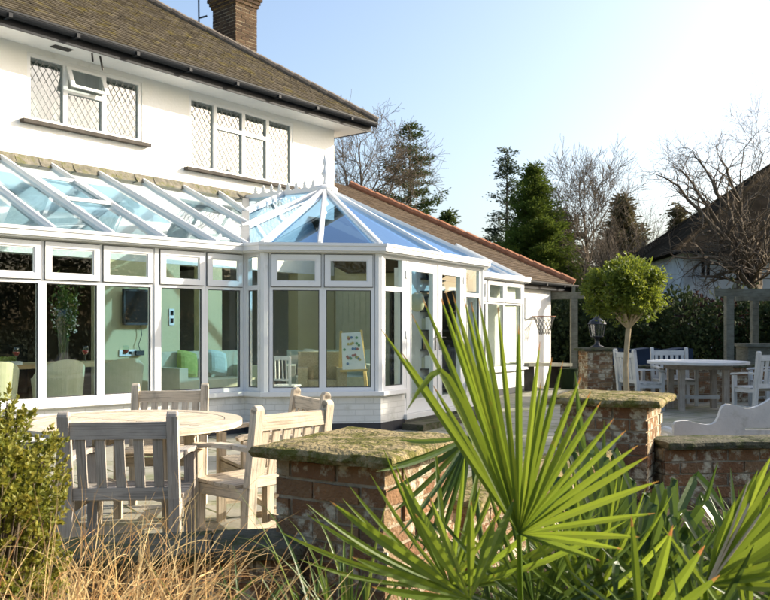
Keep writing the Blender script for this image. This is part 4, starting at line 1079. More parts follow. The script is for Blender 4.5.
def blob_plant(name, label, cat, loc, blobs, n, leaf, m, trunk=None, group=None, leafw=.5, shell=.55, up=.2, seg=None):
    """blobs: list of (x,y,z,rx,ry,rz) in world"""
    t = thing(name, label, cat, loc, 0, group); vol = np.array([b_[3]*b_[4]+b_[5]*b_[4] for b_ in blobs]); vol = vol/vol.sum(); C, D, RR = [], [], []
    for b_, v in zip(blobs, vol):
        k = max(10, int(n*v)); u = nr.normal(size=(k, 3)); u /= np.linalg.norm(u, axis=1, keepdims=True); rr = shell+(1.04-shell)*nr.random(k)**.6
        # lumpy surface with gaps
        lump = 1+.16*np.sin(u[:, 0]*7+b_[0]*9)*np.cos(u[:, 1]*6+b_[1]*5)+.12*np.sin(u[:, 2]*9+u[:, 0]*5)
        keep = nr.random(k) > .35*(np.sin(u[:, 0]*13+b_[2]*7)*np.sin(u[:, 1]*11)*np.sin(u[:, 2]*12) > .15)
        c = np.array(b_[:3])+u*np.array(b_[3:])*(rr*lump)[:, None]; C.append(c[keep]); D.append((u+nr.normal(size=(k, 3))*.6+np.array([0, 0, up]))[keep]); RR.append(np.clip(.5*nr.random(k)+.5*(np.sin(u[:, 0]*8+b_[0]*3)*.5+.5), 0, 1)[keep])
    C = np.concatenate(C); D = np.concatenate(D); RR = np.concatenate(RR); RR = RR[C[:, 2] > 0.02]; D = D[C[:, 2] > .02]; C = C[C[:, 2] > .02]
    leaves('foliage' if cat != 'tree' else 'crown', C, D, leaf*(.6+.8*nr.random(len(C))), leaf*leafw, M[m], t, loc, RR)
    if trunk: tubes('trunk', trunk, M['bark'] if not seg else M[seg], t, loc, 7)
    return t

# ------------------------------------------------------------------ clipped round tree
def topiary():
    x, y = 2.72, 9.6; D = y; s = FPX/D; cz = EYE+(HY-291)/s; rx, rz_ = 45/s, 37/s
    tr = []; pts = [(x-.005, y, 0), (x+.01, y, .5), (x-.005, y, .9), (x+.012, y, 1.15), (x+.03, y, 1.33)]
    rr = [.045, .036, .032, .03, .032]
    for i in range(4): tr.append((pts[i], pts[i+1], rr[i], rr[i+1]))
    for k in range(26):
        a = k*2.4; q = (x+.03+math.cos(a)*rx*.75, y+math.sin(a)*rx*.75, cz+(.5-((k*7) % 26)/26)*rz_*.9)
        tr.append((pts[-1], ((pts[-1][0]+q[0])/2, (pts[-1][1]+q[1])/2, (pts[-1][2]+q[2])/2+.04), .02, .012)); tr.append((tr[-1][1], q, .012, .004))
    blobs = [(x, y, cz, rx*.86, rx*.86, rz_*.86)]
    for k in range(46):
        u = nr.normal(size=3); u /= np.linalg.norm(u); u[2] = u[2] if u[2] > -.55 else -.45
        g_ = nr.uniform(.62, .80); s_ = nr.uniform(.18, .30); blobs.append((x+u[0]*rx*g_, y+u[1]*rx*g_, cz+u[2]*rz_*g_, rx*s_, rx*s_, rz_*s_))
    blob_plant('topiary_tree', 'round clipped bright green tree on a thin bare trunk behind the farther pillar', 'tree', (x, y, 0), blobs, 26000, .045, 'topi', tr, seg='barklight', shell=.35, leafw=.45)
topiary()

# ------------------------------------------------------------------ background trees
conifer('tall dark pine like conifer with open layered crown beyond the bay roof', (1.4, 48, 0), 12.7, 3.1, 'coniferleaf', lambda f: (1-f)**.6*(.55+.45*math.sin(f*17+1)**2)*(.8 if f < .3 else 1)+.10, dens=.95, clump=.36, gappy=.40, low=.2, leafl=.17, per=46, droop=.10, whorls=20)
conifer('smaller dark conifer just right of the tall pine, peeping over the red tiles', (3.7, 50, 0), 8.2, 1.5, 'coniferleaf', lambda f: (1-f)**.9+.05, dens=1.0, clump=.4, leafl=.26, low=.3)
conifer('blue green spiky conifer behind the bright cone shaped conifer', (6.6, 46, 0), 10.8, 3.2, 'coniferblue', lambda f: (1-f)**.8*(.7+.3*math.sin(f*24)**2)+.04, dens=.9, clump=.36, gappy=.42, leafl=.17, per=46, low=.15, droop=.05, whorls=19)
conifer('broad green cone shaped conifer above the end of the red hip tiles', (7.05, 40, 0), 8.9, 2.45, 'conifergreen', lambda f: (1-f**1.5)**.75*.98+.03, dens=1.9, clump=.32, gappy=.16, leafl=.15, low=.05, per=62, droop=.28)
conifer('brown green dense conifer right of the spreading bare tree', (16.2, 58, 0), 10.3, 2.9, 'coniferbrown', lambda f: (1-f**1.3)**.8+.03, dens=1.5, clump=.5, gappy=.08, leafl=.32, low=.02, droop=.3)
conifer('small pointed conifer beside the roof of the far house', (19.3, 56, 0), 9.2, 1.5, 'coniferbrown', lambda f: (1-f)**.8+.04, dens=1.4, clump=.42, gappy=.1, leafl=.28)
conifer('grey green flat topped conifer between the cone conifer and the spreading bare tree', (11.8, 60, 0), 9.6, 3.6, 'coniferblue', lambda f: (1-f**3)**.6*(.7+.3*math.sin(f*21)**2), dens=.8, clump=.5, gappy=.35, leafl=.34, low=.3)
conifer('low dark conifer left of the small pointed conifer, behind twiggy bushes', (18.0, 62, 0), 8.6, 2.6, 'coniferleaf', lambda f: (1-f**2)**.7, dens=1.2, clump=.5, gappy=.2, leafl=.34)
bare_tree('bare winter tree rising right behind the corner of the white house', (-1.0, 30, 0), 8.0, .22, (.0, 0, 1), depth=4, kids=2, spread=.62, first=.35, limbs=12, minr=.006, shrink=.60, up=.03, wob=.17)
bare_tree('bare spreading tree in front of the brown conifer, centre right of the sky', (9.9, 42, 0), 8.5, .24, (.0, 0, 1), depth=4, kids=2, spread=.62, up=.10, first=.35, limbs=10, minr=.008, wob=.13)
bare_tree('tall slender bare tree rising above the far house roof', (12.2, 29.5, 0), 8.3, .13, (.0, 0, 1), depth=4, kids=2, spread=.6, up=.06, first=.45, limbs=8, minr=.004, wob=.22, shrink=.6)
bare_tree('bare tree at the right edge of the picture above the far roof', (14.0, 28.8, 0), 7.2, .13, (.03, 0, 1), depth=4, kids=2, spread=.65, up=.05, first=.45, limbs=8, minr=.004, wob=.22, shrink=.6)
# arching bare tree in front of the far house
def arching():
    loc = (11.6, 26.5, 0); t = thing('weeping_bare_tree', 'low arching bare tree with long drooping branches in front of the far house', 'tree', loc); tr = []; br = []
    base = np.array([11.6, 26.5, 0.])
    fork = base+np.array([0, 0, 2.4]); tr.append((base, fork, .2, .16))
    for tgt in ((672, 168, 0), (690, 150, .8), (655, 172, -1), (720, 160, -1.2), (668, 262, -1.5), (735, 250, -1), (760, 262, 1), (700, 285, -.6), (775, 180, .5)):
        e = np.array(W(tgt[0], tgt[1], 26.5+tgt[2])); p = fork.copy(); n = 9; r1 = .10
        ctrl = (fork+e)/2+np.array([0, 0, 1.2])
        for i in range(n):
            f = (i+1)/n; q = (1-f)**2*fork+2*f*(1-f)*ctrl+f*f*e+nr.normal(size=3)*.06; r2 = .10*(1-f)+.012; tr.append((p, q, r1, r2)); p0_ = p; p, r1 = q, r2
            for k in range(2):
                a = nr.normal(size=3); dd = norm((q-p0_)); grow(q, dd+norm(a)*.8, 1.15*(1.1-.5*f), r2*.5, 1, br, -.02, .7, 2, .22, .62, .004)
    tubes('trunk', tr, M['bark'], t, loc, 6); tubes('crown', br, M['twig'], t, loc, 3)
arching()
# thicket and hedges
def thicket():
    segs = []
    for k in range(150):
        x = nr.uniform(8.5, 18); y = nr.uniform(36, 40); p = np.array([x, y, 0.]); h = nr.uniform(2.6, 4.6)
        grow(p, (nr.normal()*.12, nr.normal()*.12, 1), h, .03, 2, segs, .05, .5, 2, .1, .5, .005)
    o = tubes('twiggy_thicket', segs, M['twig'], None, (0, 0, 0), 3); tag(o, 'mass of brown leafless twigs behind the clipped round tree', 'thicket', kind='stuff')
thicket()
def hedge(name, label, pts, z, r, n, m, leaf, cat='hedge'):
    blobs = []
    L = [Vector(p) for p in pts]
    for i in range(len(L)-1):
        d = (L[i+1]-L[i]); k = int(d.length/(r*.8))+1
        for j in range(k):
            c = L[i]+d*(j/k); h = z*nr.uniform(.85, 1.1); blobs.append((c.x+nr.normal()*.2, c.y+nr.normal()*.2, h*.28, r, r, h*.32)); blobs.append((c.x+nr.normal()*.2, c.y+nr.normal()*.2, h*.66, r*.9, r*.9, h*.34))
    return blob_plant(name, label, cat, tuple(L[0]), blobs, n, leaf, m, leafw=.6, shell=.5)
hedge('evergreen_hedge', 'dark evergreen hedge behind the far dining chairs and pergola', [(3.6, 24.5, 0), (8, 23.2, 0), (13, 22.3, 0), (17, 21, 0)], 2.35, .9, 30000, 'ivy', .15)
hedge('russet_hedge', 'dull purple brown beech hedge in front of the far white house', [(7.3, 25.6, 0), (11.5, 25.2, 0)], 2.35, .8, 14000, 'beech', .14)
hedge('evergreen_hedge', 'dark evergreen shrubs just right of the white wing under the conifers', [(5.0, 26.5, 0), (9.0, 27.5, 0)], 2.9, 1.0, 14000, 'ivy', .17)
hedge('evergreen_hedge', 'dark evergreen screen far behind the twiggy thicket', [(6, 46, 0), (14, 47, 0), (24, 46, 0), (34, 44, 0)], 3.7, 1.8, 22000, 'coniferbrown', .3)
# unseen trees added right of the picture to cast shade on the terrace
conifer('dense dark conifer added right of the terrace to shade it, outside the picture', (13.5, 15.2, 0), 6.6, 2.3, 'ivy', lambda f: (1-f**1.6)**.7, dens=1.3, clump=.5, gappy=.1, leafl=.34, low=.02, droop=.25)
conifer('dark conifer added farther back at the right to shade the terrace, outside the picture', (15.2, 18.6, 0), 6.2, 2.2, 'ivy', lambda f: (1-f**1.6)**.7, dens=1.3, clump=.5, gappy=.1, leafl=.34, low=.02, droop=.25)
bare_tree('bare tree at the right of the terrace, outside the picture', (12.6, 11.6, 0), 4.6, .10, depth=4, kids=2, limbs=12, minr=.012)

# ------------------------------------------------------------------ far house
def far_house():
    t = thing('far_house', 'shaded white neighbouring house with big tiled hipped roof coloured dark for shade at the right', 'house', (10.7, 30.5, 0))
    F = Frame(10.7, 30.5, 1, -.05); w_, dp = 14.0, 9.0; ez = 4.05
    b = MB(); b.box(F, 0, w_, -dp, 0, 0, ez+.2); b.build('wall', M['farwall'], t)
    e = [F.P(-.5, .5, ez), F.P(w_+.5, .5, ez), F.P(w_+.5, -dp-.5, ez), F.P(-.5, -dp-.5, ez)]; r_ = (dp+1)/2; zr_ = ez+r_*math.tan(R(40)); a_, c_ = F.P(r_*1.05, -dp/2, zr_), F.P(w_-r_*1.05, -dp/2, zr_)
    b = MB()
    def fc(P_):
        U = (P_[1]-P_[0]).normalized(); n = U.cross(P_[2]-P_[0]).normalized(); S_ = n.cross(U); b.face(P_, [((p-P_[0]).dot(U), (p-P_[0]).dot(S_)) for p in P_], .5)
    fc([e[0], e[1], c_, a_]); fc([e[1], e[2], c_]); fc([e[2], e[3], a_, c_]); fc([e[3], e[0], a_]); b.face([e[3], e[2], e[1], e[0]])
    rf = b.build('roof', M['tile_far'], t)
    b = MB()
    for p, q in ((e[0], a_), (a_, c_), (e[1], c_), (e[3], a_)): b.tube([p, q], .11, 6)
    b.build('ridge_tiles', M['tile_far'], rf)
    for (x0, x1, z0, z1) in ((.55, 1.0, 3.1, 3.85), (4.2, 5.4, 2.9, 3.8), (3.2, 4.6, .9, 2.1), (8, 9.4, 2.9, 3.8)):
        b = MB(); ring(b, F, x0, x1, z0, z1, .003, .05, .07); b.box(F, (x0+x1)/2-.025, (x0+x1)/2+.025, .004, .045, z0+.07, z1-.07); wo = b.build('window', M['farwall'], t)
        b = MB(); b.box(F, x0+.07, x1-.07, .005, .02, z0+.07, z1-.07); b.build('pane', M['black'], wo)
    b = MB(); gutter_run(b, F, -.5, w_+.5, .55, ez, .07); b.build('gutter', M['gutter_black'], t)
far_house()

# ------------------------------------------------------------------ plants in the near bed
def blade_mesh(paths, name, m, parent, off, tip=None, fold=.35):
    """paths: list of (points, widths, normal_hint, rnd) -> V folded ribbons in one mesh; tip = number of end segments painted by material 2"""
    V, F, Rn, mi = [], [], [], []
    for pts, ws, nh, rv in paths:
        pts = [np.array(p, float) for p in pts]; n = len(pts); b0 = len(V)
        for i, p in enumerate(pts):
            d = norm(pts[min(i+1, n-1)]-pts[max(i-1, 0)]); s = np.cross(d, nh); s = norm(s); nn = np.cross(s, d)
            w_ = ws[i]/2; V += [p-s*w_+nn*w_*fold, p, p+s*w_+nn*w_*fold]
        for i in range(n-1):
            a = b0+i*3; F += [(a, a+1, a+4, a+3), (a+1, a+2, a+5, a+4)]; Rn += [rv, min(1, rv+.12)]
            mi += [1 if (tip and i >= n-1-tip) else 0]*2
    o = np_mesh(name, np.array(V), np.array(F), Rn, m, parent, smooth=False, off=off)
    if tip:
        o.data.materials.append(M['palmtip']); o.data.polygons.foreach_set('material_index', mi)
    return o
def leaflet(c, t, wmax, spacing, bend=None, sag=.0, nseg=22, out=None):
    """c centre, t tip; bend=(fraction, drop vector) folds the end down"""
    c, t = np.array(c, float), np.array(t, float); L = np.linalg.norm(t-c); pts, ws = [], []
    for i in range(nseg+1):
        f = i/nseg; p = c+(t-c)*f; p = p+np.array([0, 0, -1.])*sag*L*f*f+np.array([0, 0, 1.])*sag*L*f*.6
        if bend and f > bend[0]:
            g = (f-bend[0])/(1-bend[0]); pb = c+(t-c)*bend[0]; p = pb+(t-c)*(1-bend[0])*.12*min(g*3, 1)+np.array(bend[1])*g
        w_ = min(spacing*f*L*1.05+.002, wmax)
        if bend:
            if f > bend[0]: w_ = min(w_, wmax*(1-.75*((f-bend[0])/(1-bend[0]))**2))
        elif f > .5: w_ = min(w_, wmax*(1-((f-.5)/.5)**2.2)+.0008)
        pts.append(p); ws.append(w_)
    return pts, ws
def frond(parent, off, c, tips, wmax, m='palm', root=None, bends=None, sag=.0, tip=1, spacing=.15, label=None, pet=.007):
    c = np.array(c, float); paths = []
    nh0 = norm(np.array([0, -EYE*0-c[1], EYE+.3-c[2]]))+nr.normal(size=3)*.05
    for i, t in enumerate(tips):
        pts, ws = leaflet(c, t, wmax*(.85+.3*nr.random()), spacing, bends[i] if bends else None, sag)
        nh = nh0+nr.normal(size=3)*.16; paths.append((pts, ws, nh, nr.random()*.8))
    o = blade_mesh(paths, 'frond', M[m], parent, off, tip=tip)
    if root is not None:
        r = np.array(root, float); mid = (r+c)/2+np.array([0, .03, -.03]); b = MB()
        pr = [Vector(r*(1-f)**2+2*f*(1-f)*mid+c*f*f) for f in (0, .2, .4, .6, .8, 1)]; b.tube(pr, [pet*1.5, pet*1.2, pet, pet, pet*.9, pet*.8], 6)
        s = b.build('stalk', M[m], None); s.data.transform(Matrix.Translation(-Vector(off))); s.parent = o
    return o
def WD(px, py, D): return np.array(W(px, py, D))
pa = (0.33, 1.95, .24)
palm = thing('fan_palm', 'large bright green fan palm with yellow leaf tips in the centre foreground', 'palm', pa)
C0 = WD(519, 534, 1.9)
mt = [(381, 327, .12), (422, 295, .06), (401, 350, .2), (439.5, 291.5, .0), (446, 291, .05), (433, 384, .22), (452.5, 291, .1), (463.5, 294, .0), (478.6, 296, .06), (497.7, 304, -.03), (518.5, 323, .03), (540, 340, -.04), (563, 360, .02), (541, 381, .15), (581, 375, -.06), (601, 400, .0), (626, 429, -.1), (648, 455, -.08), (659, 480, -.12), (655, 512, -.14), (640, 536, -.1), (622, 548, -.16), (600, 560, -.2), (411, 311, .1), (471, 300, .05), (552, 356, 0), (591, 390, -.02), (614, 417, -.05), (638, 444, -.08)]
frond(palm, pa, C0, [WD(x, y, 1.9+d) for x, y, d in mt], .0150, root=pa, sag=.02, spacing=.125)
# broken folded leaflet of the main fan
p_ = blade_mesh([([C0, WD(490, 470, 1.86), WD(462, 405, 1.84), WD(447, 378, 1.83), WD(440, 371, 1.83), WD(432, 375, 1.82), WD(418, 392, 1.8), WD(407, 410, 1.78)], [.003, .014, .02, .018, .014, .014, .009, .001], norm(np.array([.1, -1, .3])), .3)], 'frond', M['palm'], palm, pa)
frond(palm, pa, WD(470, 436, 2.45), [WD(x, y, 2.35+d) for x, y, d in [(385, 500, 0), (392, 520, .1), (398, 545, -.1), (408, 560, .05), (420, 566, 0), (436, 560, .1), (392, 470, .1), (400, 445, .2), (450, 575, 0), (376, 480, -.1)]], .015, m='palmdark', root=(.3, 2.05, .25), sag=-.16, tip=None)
frond(palm, pa, WD(470, 600, 1.75), [WD(x, y, 1.7+d) for x, y, d in [(330, 505, .1), (415, 516, 0), (352, 560, .0), (372, 590, -.1), (400, 480, .25), (430, 500, .3), (471, 503, .0), (495, 520, .1), (515, 500, .2), (380, 535, .2)]], .020, m='palm', root=(.25, 1.8, .22), sag=-.06, tip=1)
# fronds in the shade under the main fan
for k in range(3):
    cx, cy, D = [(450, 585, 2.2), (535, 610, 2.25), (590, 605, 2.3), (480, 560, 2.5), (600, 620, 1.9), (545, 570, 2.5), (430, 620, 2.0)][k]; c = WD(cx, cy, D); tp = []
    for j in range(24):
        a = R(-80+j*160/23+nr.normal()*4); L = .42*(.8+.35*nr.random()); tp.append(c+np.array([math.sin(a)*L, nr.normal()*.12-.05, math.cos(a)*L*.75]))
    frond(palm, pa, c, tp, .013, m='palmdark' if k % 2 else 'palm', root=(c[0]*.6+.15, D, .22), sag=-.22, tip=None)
pb = (1.0, 2.5, .2)
palm2 = thing('fan_palm', 'dark fan palm with leaflets folded over at the tips, right of the large bright fan', 'palm', pb)
c = WD(632, 612, 2.5); bt_ = [(560, 440), (572, 432), (586, 436), (600, 446), (610, 440), (619, 467), (632, 475), (648, 491), (657, 501), (663, 480), (677, 481), (690, 512), (705, 473), (716, 503), (545, 470), (535, 500), (725, 540)]
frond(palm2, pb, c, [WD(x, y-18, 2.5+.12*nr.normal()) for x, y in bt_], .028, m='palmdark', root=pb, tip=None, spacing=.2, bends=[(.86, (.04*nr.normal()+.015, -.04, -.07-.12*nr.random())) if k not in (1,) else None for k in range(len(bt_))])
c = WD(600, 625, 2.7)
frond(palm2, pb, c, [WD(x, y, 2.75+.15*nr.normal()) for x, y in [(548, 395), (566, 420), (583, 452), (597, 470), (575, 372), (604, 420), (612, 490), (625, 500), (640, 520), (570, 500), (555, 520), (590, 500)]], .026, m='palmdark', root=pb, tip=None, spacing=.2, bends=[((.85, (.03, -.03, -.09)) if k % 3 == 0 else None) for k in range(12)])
frond(palm2, pb, WD(640, 640, 1.75), [WD(x, y, 1.7) for x, y in [(673, 525), (705, 545), (631, 515), (660, 590), (720, 575)]], .019, m='palm', root=(.55, 1.9, .2), tip=2)
for k in range(6):
    cx, cy, D = [(660, 600, 2.4), (620, 625, 2.4), (700, 630, 2.3), (600, 590, 2.8), (740, 620, 2.5), (680, 570, 2.8), (720, 590, 2.7), (640, 560, 3.0), (760, 600, 2.6)][k]; c = WD(cx, cy, D); tp = []
    for j in range(15):
        a = R(-70+j*140/14+nr.normal()*4); L = .42*(.75+.4*nr.random()); tp.append(c+np.array([math.sin(a)*L, nr.normal()*.12-.05, math.cos(a)*L*.8]))
    frond(palm2, pb, c, tp, .019, m='palmdark', root=(c[0]*.6+.4, D, .18), sag=-.12, tip=None, bends=[((.7+.2*nr.random(), (nr.normal()*.03, -.03, -.10)) if nr.random() < .55 else None) for _ in tp])
pc = (.78, 1.95, .2)
palm3 = thing('fan_palm', 'fan palm at the right edge with broad pleated leaf and pale midribs', 'palm', pc)
c = WD(705, 585, 1.9); rt = [(749, 480), (758, 470), (772, 455), (785, 450), (795, 462), (803, 476), (808, 490), (812, 506), (815, 522), (812, 540), (806, 556), (798, 572), (790, 588), (735, 500), (725, 520)]
frond(palm3, pc, c, [WD(x, y, 1.9+.06*nr.normal()) for x, y in rt], .020, m='palm', root=pc, tip=None, spacing=.16)
b = MB()
for x, y in ((749, 481), (772, 456), (795, 463), (764, 470)):
    p, q = Vector(c), Vector(WD(x, y, 1.885)); b.tube([p+Vector((0, -.012, 0)), p.lerp(q, .5)+Vector((0, -.014, 0)), q], [.0035, .003, .001], 5)
b.build('midrib', M['midrib'], palm3)
for k in range(4):
    cx, cy, D = [(750, 640, 1.9), (690, 650, 1.9), (790, 610, 2.2), (740, 570, 2.5)][k]; c = WD(cx, cy, D); tp = []
    for j in range(13):
        a = R(-75+j*150/12+nr.normal()*4); L = .33*(.75+.4*nr.random()); tp.append(c+np.array([math.sin(a)*L, nr.normal()*.1-.05, math.cos(a)*L*.7]))
    frond(palm3, pc, c, tp, .015, m='palm' if k < 1 else 'palmdark', root=(c[0]*.8, D, .18), sag=-.2, tip=None)
def strap_plant(label, loc, n, L, spread, wmax, m='strap', seedang=None):
    t = thing('strap_leaf_plant', label, 'plant', loc); paths = []; p0 = np.array(loc, float)
    for k in range(n):
        a = nr.random()*6.28; lean = spread*(.2+.9*nr.random()); Lk = L*(.6+.6*nr.random()); d = norm(np.array([math.cos(a)*lean, math.sin(a)*lean, 1])); p = p0+np.array([nr.normal()*.05, nr.normal()*.05, 0]); pts, ws = [p.copy()], [wmax*.6]; ns = 14; g = .06+.10*nr.random()
        kink = nr.integers(7, 12) if nr.random() < .3 else 99
        for i in range(ns):
            d = norm(d+np.array([0, 0, -g*(i/ns)*1.6])+(np.array([d[0]*.9, d[1]*.9, -1.6]) if i == kink else 0)); p = p+d*Lk/ns; pts.append(p.copy()); f = (i+1)/ns; ws.append(wmax*(1-f**2.2)+.0006)
        paths.append((pts, ws, norm(np.array([-d[0], -d[1], .9])+nr.normal(size=3)*.2), nr.random()))
    blade_mesh(paths, 'foliage', M[m], t, loc); return t
strap_plant('green strap leaved plant at the foot of the near pillar', (-.10, 2.45, .2), 75, .62, .65, .017)
strap_plant('green strap leaved plant between the dry grass and the large palm', (.12, 2.05, .2), 80, .52, .8, .016)
strap_plant('arching strap leaved plant left of the near pillar over the low wall', (-.42, 2.25, .2), 46, .52, .8, .016)
strap_plant('strap leaved plant close to the sunlit side of the near pillar', (.42, 2.80, .15), 80, .58, .6, .017)
strap_plant('shaded strap leaved plant against the low wall between the pillars', (.95, 3.6, .12), 70, .46, .7, .018)
strap_plant('shaded strap leaved plant below the right hand wall', (1.75, 4.2, .12), 80, .42, .8, .022)
strap_plant('shaded strap leaved plant below the wall at the right edge', (2.5, 4.4, .12), 80, .42, .8, .022)
strap_plant('thin arching strap leaved plant at the bottom edge under the large palm', (.22, 1.65, .22), 110, .46, .9, .012)
strap_plant('thin arching strap leaved plant at the bottom edge between the palms', (.48, 1.7, .22), 90, .42, .9, .013)
def dry_grass(label, loc, n, L, hum=.2):
    t = thing('dry_grass_clump', label, 'grass clump', loc, group='clumps of dry curly ornamental grass'); p0 = np.array(loc, float); paths = []
    for k in range(n):
        a = nr.random()*6.28; rr = hum*math.sqrt(nr.random()); p = p0+np.array([math.cos(a)*rr, math.sin(a)*rr, nr.random()*.05]); b_ = a+nr.normal()*1.0
        lean = .10+.55*nr.random(); d = norm(np.array([math.cos(b_)*lean, math.sin(b_)*lean, 1])); Lk = L*(.5+.7*nr.random()); ns = 18; w0 = .0022+.0030*nr.random()
        ax = norm(np.array([math.sin(b_), -math.cos(b_), nr.normal()*.5])); curl = (.03+.20*nr.random()**2)*(1 if nr.random() < .85 else -1); pts, ws = [p.copy()], [w0]
        big = nr.random() < .22
        for i in range(ns):
            th = curl*(.4+1.8*i/ns)*(2.1 if big and i > 7 else 1); c_, s_ = math.cos(th), math.sin(th)
            d = d*c_+np.cross(-ax, d)*s_+ax*ax.dot(d)*(1-c_)+nr.normal(size=3)*.035; d = norm(d); p = p+d*Lk/ns; 
            if p[2] < .24: p[2] = .24+.01*nr.random()
            pts.append(p.copy()); ws.append(w0*(1-((i+1)/ns)**2)+.0005)
        paths.append((pts, ws, norm(nr.normal(size=3)+np.array([0, -1, .3])), nr.random()))
    blade_mesh(paths, 'blades', M['drygrass'], t, loc, fold=.2); return t
dry_grass('dry curly tan grass clump below the golden shrub at the left edge', (-.82, 1.95, .24), 950, 0.62, .22)
dry_grass('dry curly tan grass clump in front of the grey chair back', (-.50, 1.80, .24), 1100, 0.57, .24)
dry_grass('dry tan grass clump between the grey chair and the near pillar', (-.22, 1.75, .24), 520, 0.5, .22)
dry_grass('dry tan grass clump at the far left close to the camera', (-.78, 1.45, .24), 340, 0.5, .22)
dry_grass('dry tan grass clump directly in front of the golden shrub', (-.98, 1.78, .24), 420, .5, .2)
dry_grass('dry tan grass clump behind the other dry grass beside the low wall', (-.85, 2.40, .24), 500, 0.62, .26)
def gold_shrub():
    loc = (-1.08, 2.3, .2); t = thing('golden_conifer_shrub', 'golden green dwarf conifer shrub with upright sprays at the left edge', 'shrub', loc); C, D, RR, segs = [], [], [], []
    b0 = np.array(loc, float)
    for k in range(2600):
        u = nr.normal(size=3); u = norm(u); u[2] = u[2]*.95 if u[2] > 0 else u[2]*1.1; rr = .62+.42*nr.random(); lump = 1+.13*math.sin(u[0]*6+1)*math.cos(u[1]*5)+.12*math.sin(u[2]*8+u[0]*7)
        c = np.array([-1.14, 2.3, .78])+u*np.array([.215, .24, .37])*rr*lump
        if c[2] < .3: continue
        dr = norm(u*np.array([.8, .8, .5])+np.array([0, 0, .75])+nr.normal(size=3)*.25); Ls = .03+.04*nr.random(); n = 20; base = nr.random()*.35+.35*(rr-.62)/.42
        if k % 3 == 0: segs.append((b0+np.array([nr.normal()*.03, nr.normal()*.03, .1]), c, .006, .002))
        f = nr.random(n); side = nr.normal(size=(n, 3)); side -= dr*(side@dr)[:, None]; side /= np.linalg.norm(side, axis=1, keepdims=True)
        C.append(c+dr*(f*Ls)[:, None]+side*(.010*(1.15-f))[:, None]); D.append(dr*.8+side*.8); RR.append(np.clip(base+.45*f*nr.random(n)+.08, 0, 1))
    C, D, RR = map(np.concatenate, (C, D, RR))
    leaves('foliage', C, D, .016*(.6+.8*nr.random(len(C))), .010, M['shrubleaf'], t, loc, RR); tubes('stems', segs, M['bark'], t, loc, 4)
gold_shrub()

# ------------------------------------------------------------------ inside the conservatory
FL = .161
def tv():
    F = H; u0, u1 = H.u_at(120), H.u_at(151); z1_, z0_ = 1.92, 1.38
    t = thing('television', 'black flat television on the green wall behind the third window', 'television', tuple(H.P(u0, .03, z0_)))
    b = MB(); b.box(F, u0, u1, .05, .10, z0_, z1_); b.build('casing', M['blackmat'], t, bevel=.008); b = MB(); b.box(F, u0+.03, u1-.03, .1005, .104, z0_+.04, z1_-.03); b.build('screen', M['black'], t)
    b = MB(); b.box(F, u0+.2, u1-.2, .0, .05, z0_+.1, z1_-.1); b.build('wall_bracket', M['blackmat'], t)
    pts = [H.P((u0+u1)/2+.06, .04, z0_), H.P((u0+u1)/2+.08, .04, z0_-.15), H.P((u0+u1)/2+.02, .04, z0_-.3), H.P((u0+u1)/2+.06, .04, z0_-.42)]
    b = MB(); b.tube(pts, .006, 5); tag(rebase(b.build('power_cable', M['blackmat']), pts[-1]), 'thin black cable hanging from the television to the sockets', 'cable')
    zc = .96
    t = thing('wall_socket', 'row of three white wall sockets under the television', 'socket', tuple(H.P(u0, 0, zc)))
    b = MB(); b.box(F, H.u_at(119), H.u_at(136), 0, .012, zc-.05, zc+.05); b.build('plate', M['upvc'], t, bevel=.003)
    b = MB(); b.box(F, H.u_at(134), H.u_at(142), .012, .06, zc-.04, zc+.03); b.build('plug', M['blackmat'], t)
    b = MB(); 
    for x in (122, 128): b.box(F, H.u_at(x), H.u_at(x+3), .012, .016, zc-.02, zc+.02)
    b.build('switch', M['black'], t)
    z = 1.52; t = thing('light_switch', 'pair of stacked light switches on the green wall right of the television', 'switch', tuple(H.P(H.u_at(170), 0, z)))
    b = MB(); b.box(F, H.u_at(169), H.u_at(174), 0, .012, z-.14, z+.12); b.build('plate', M['upvc'], t, bevel=.003)
    b = MB(); b.box(F, H.u_at(170.3), H.u_at(172.8), .012, .02, z+.02, z+.09); b.build('button', M['black'], t); b = MB(); b.box(F, H.u_at(170.3), H.u_at(172.8), .012, .02, z-.1, z-.03); b.build('button', M['black'], t)
tv()
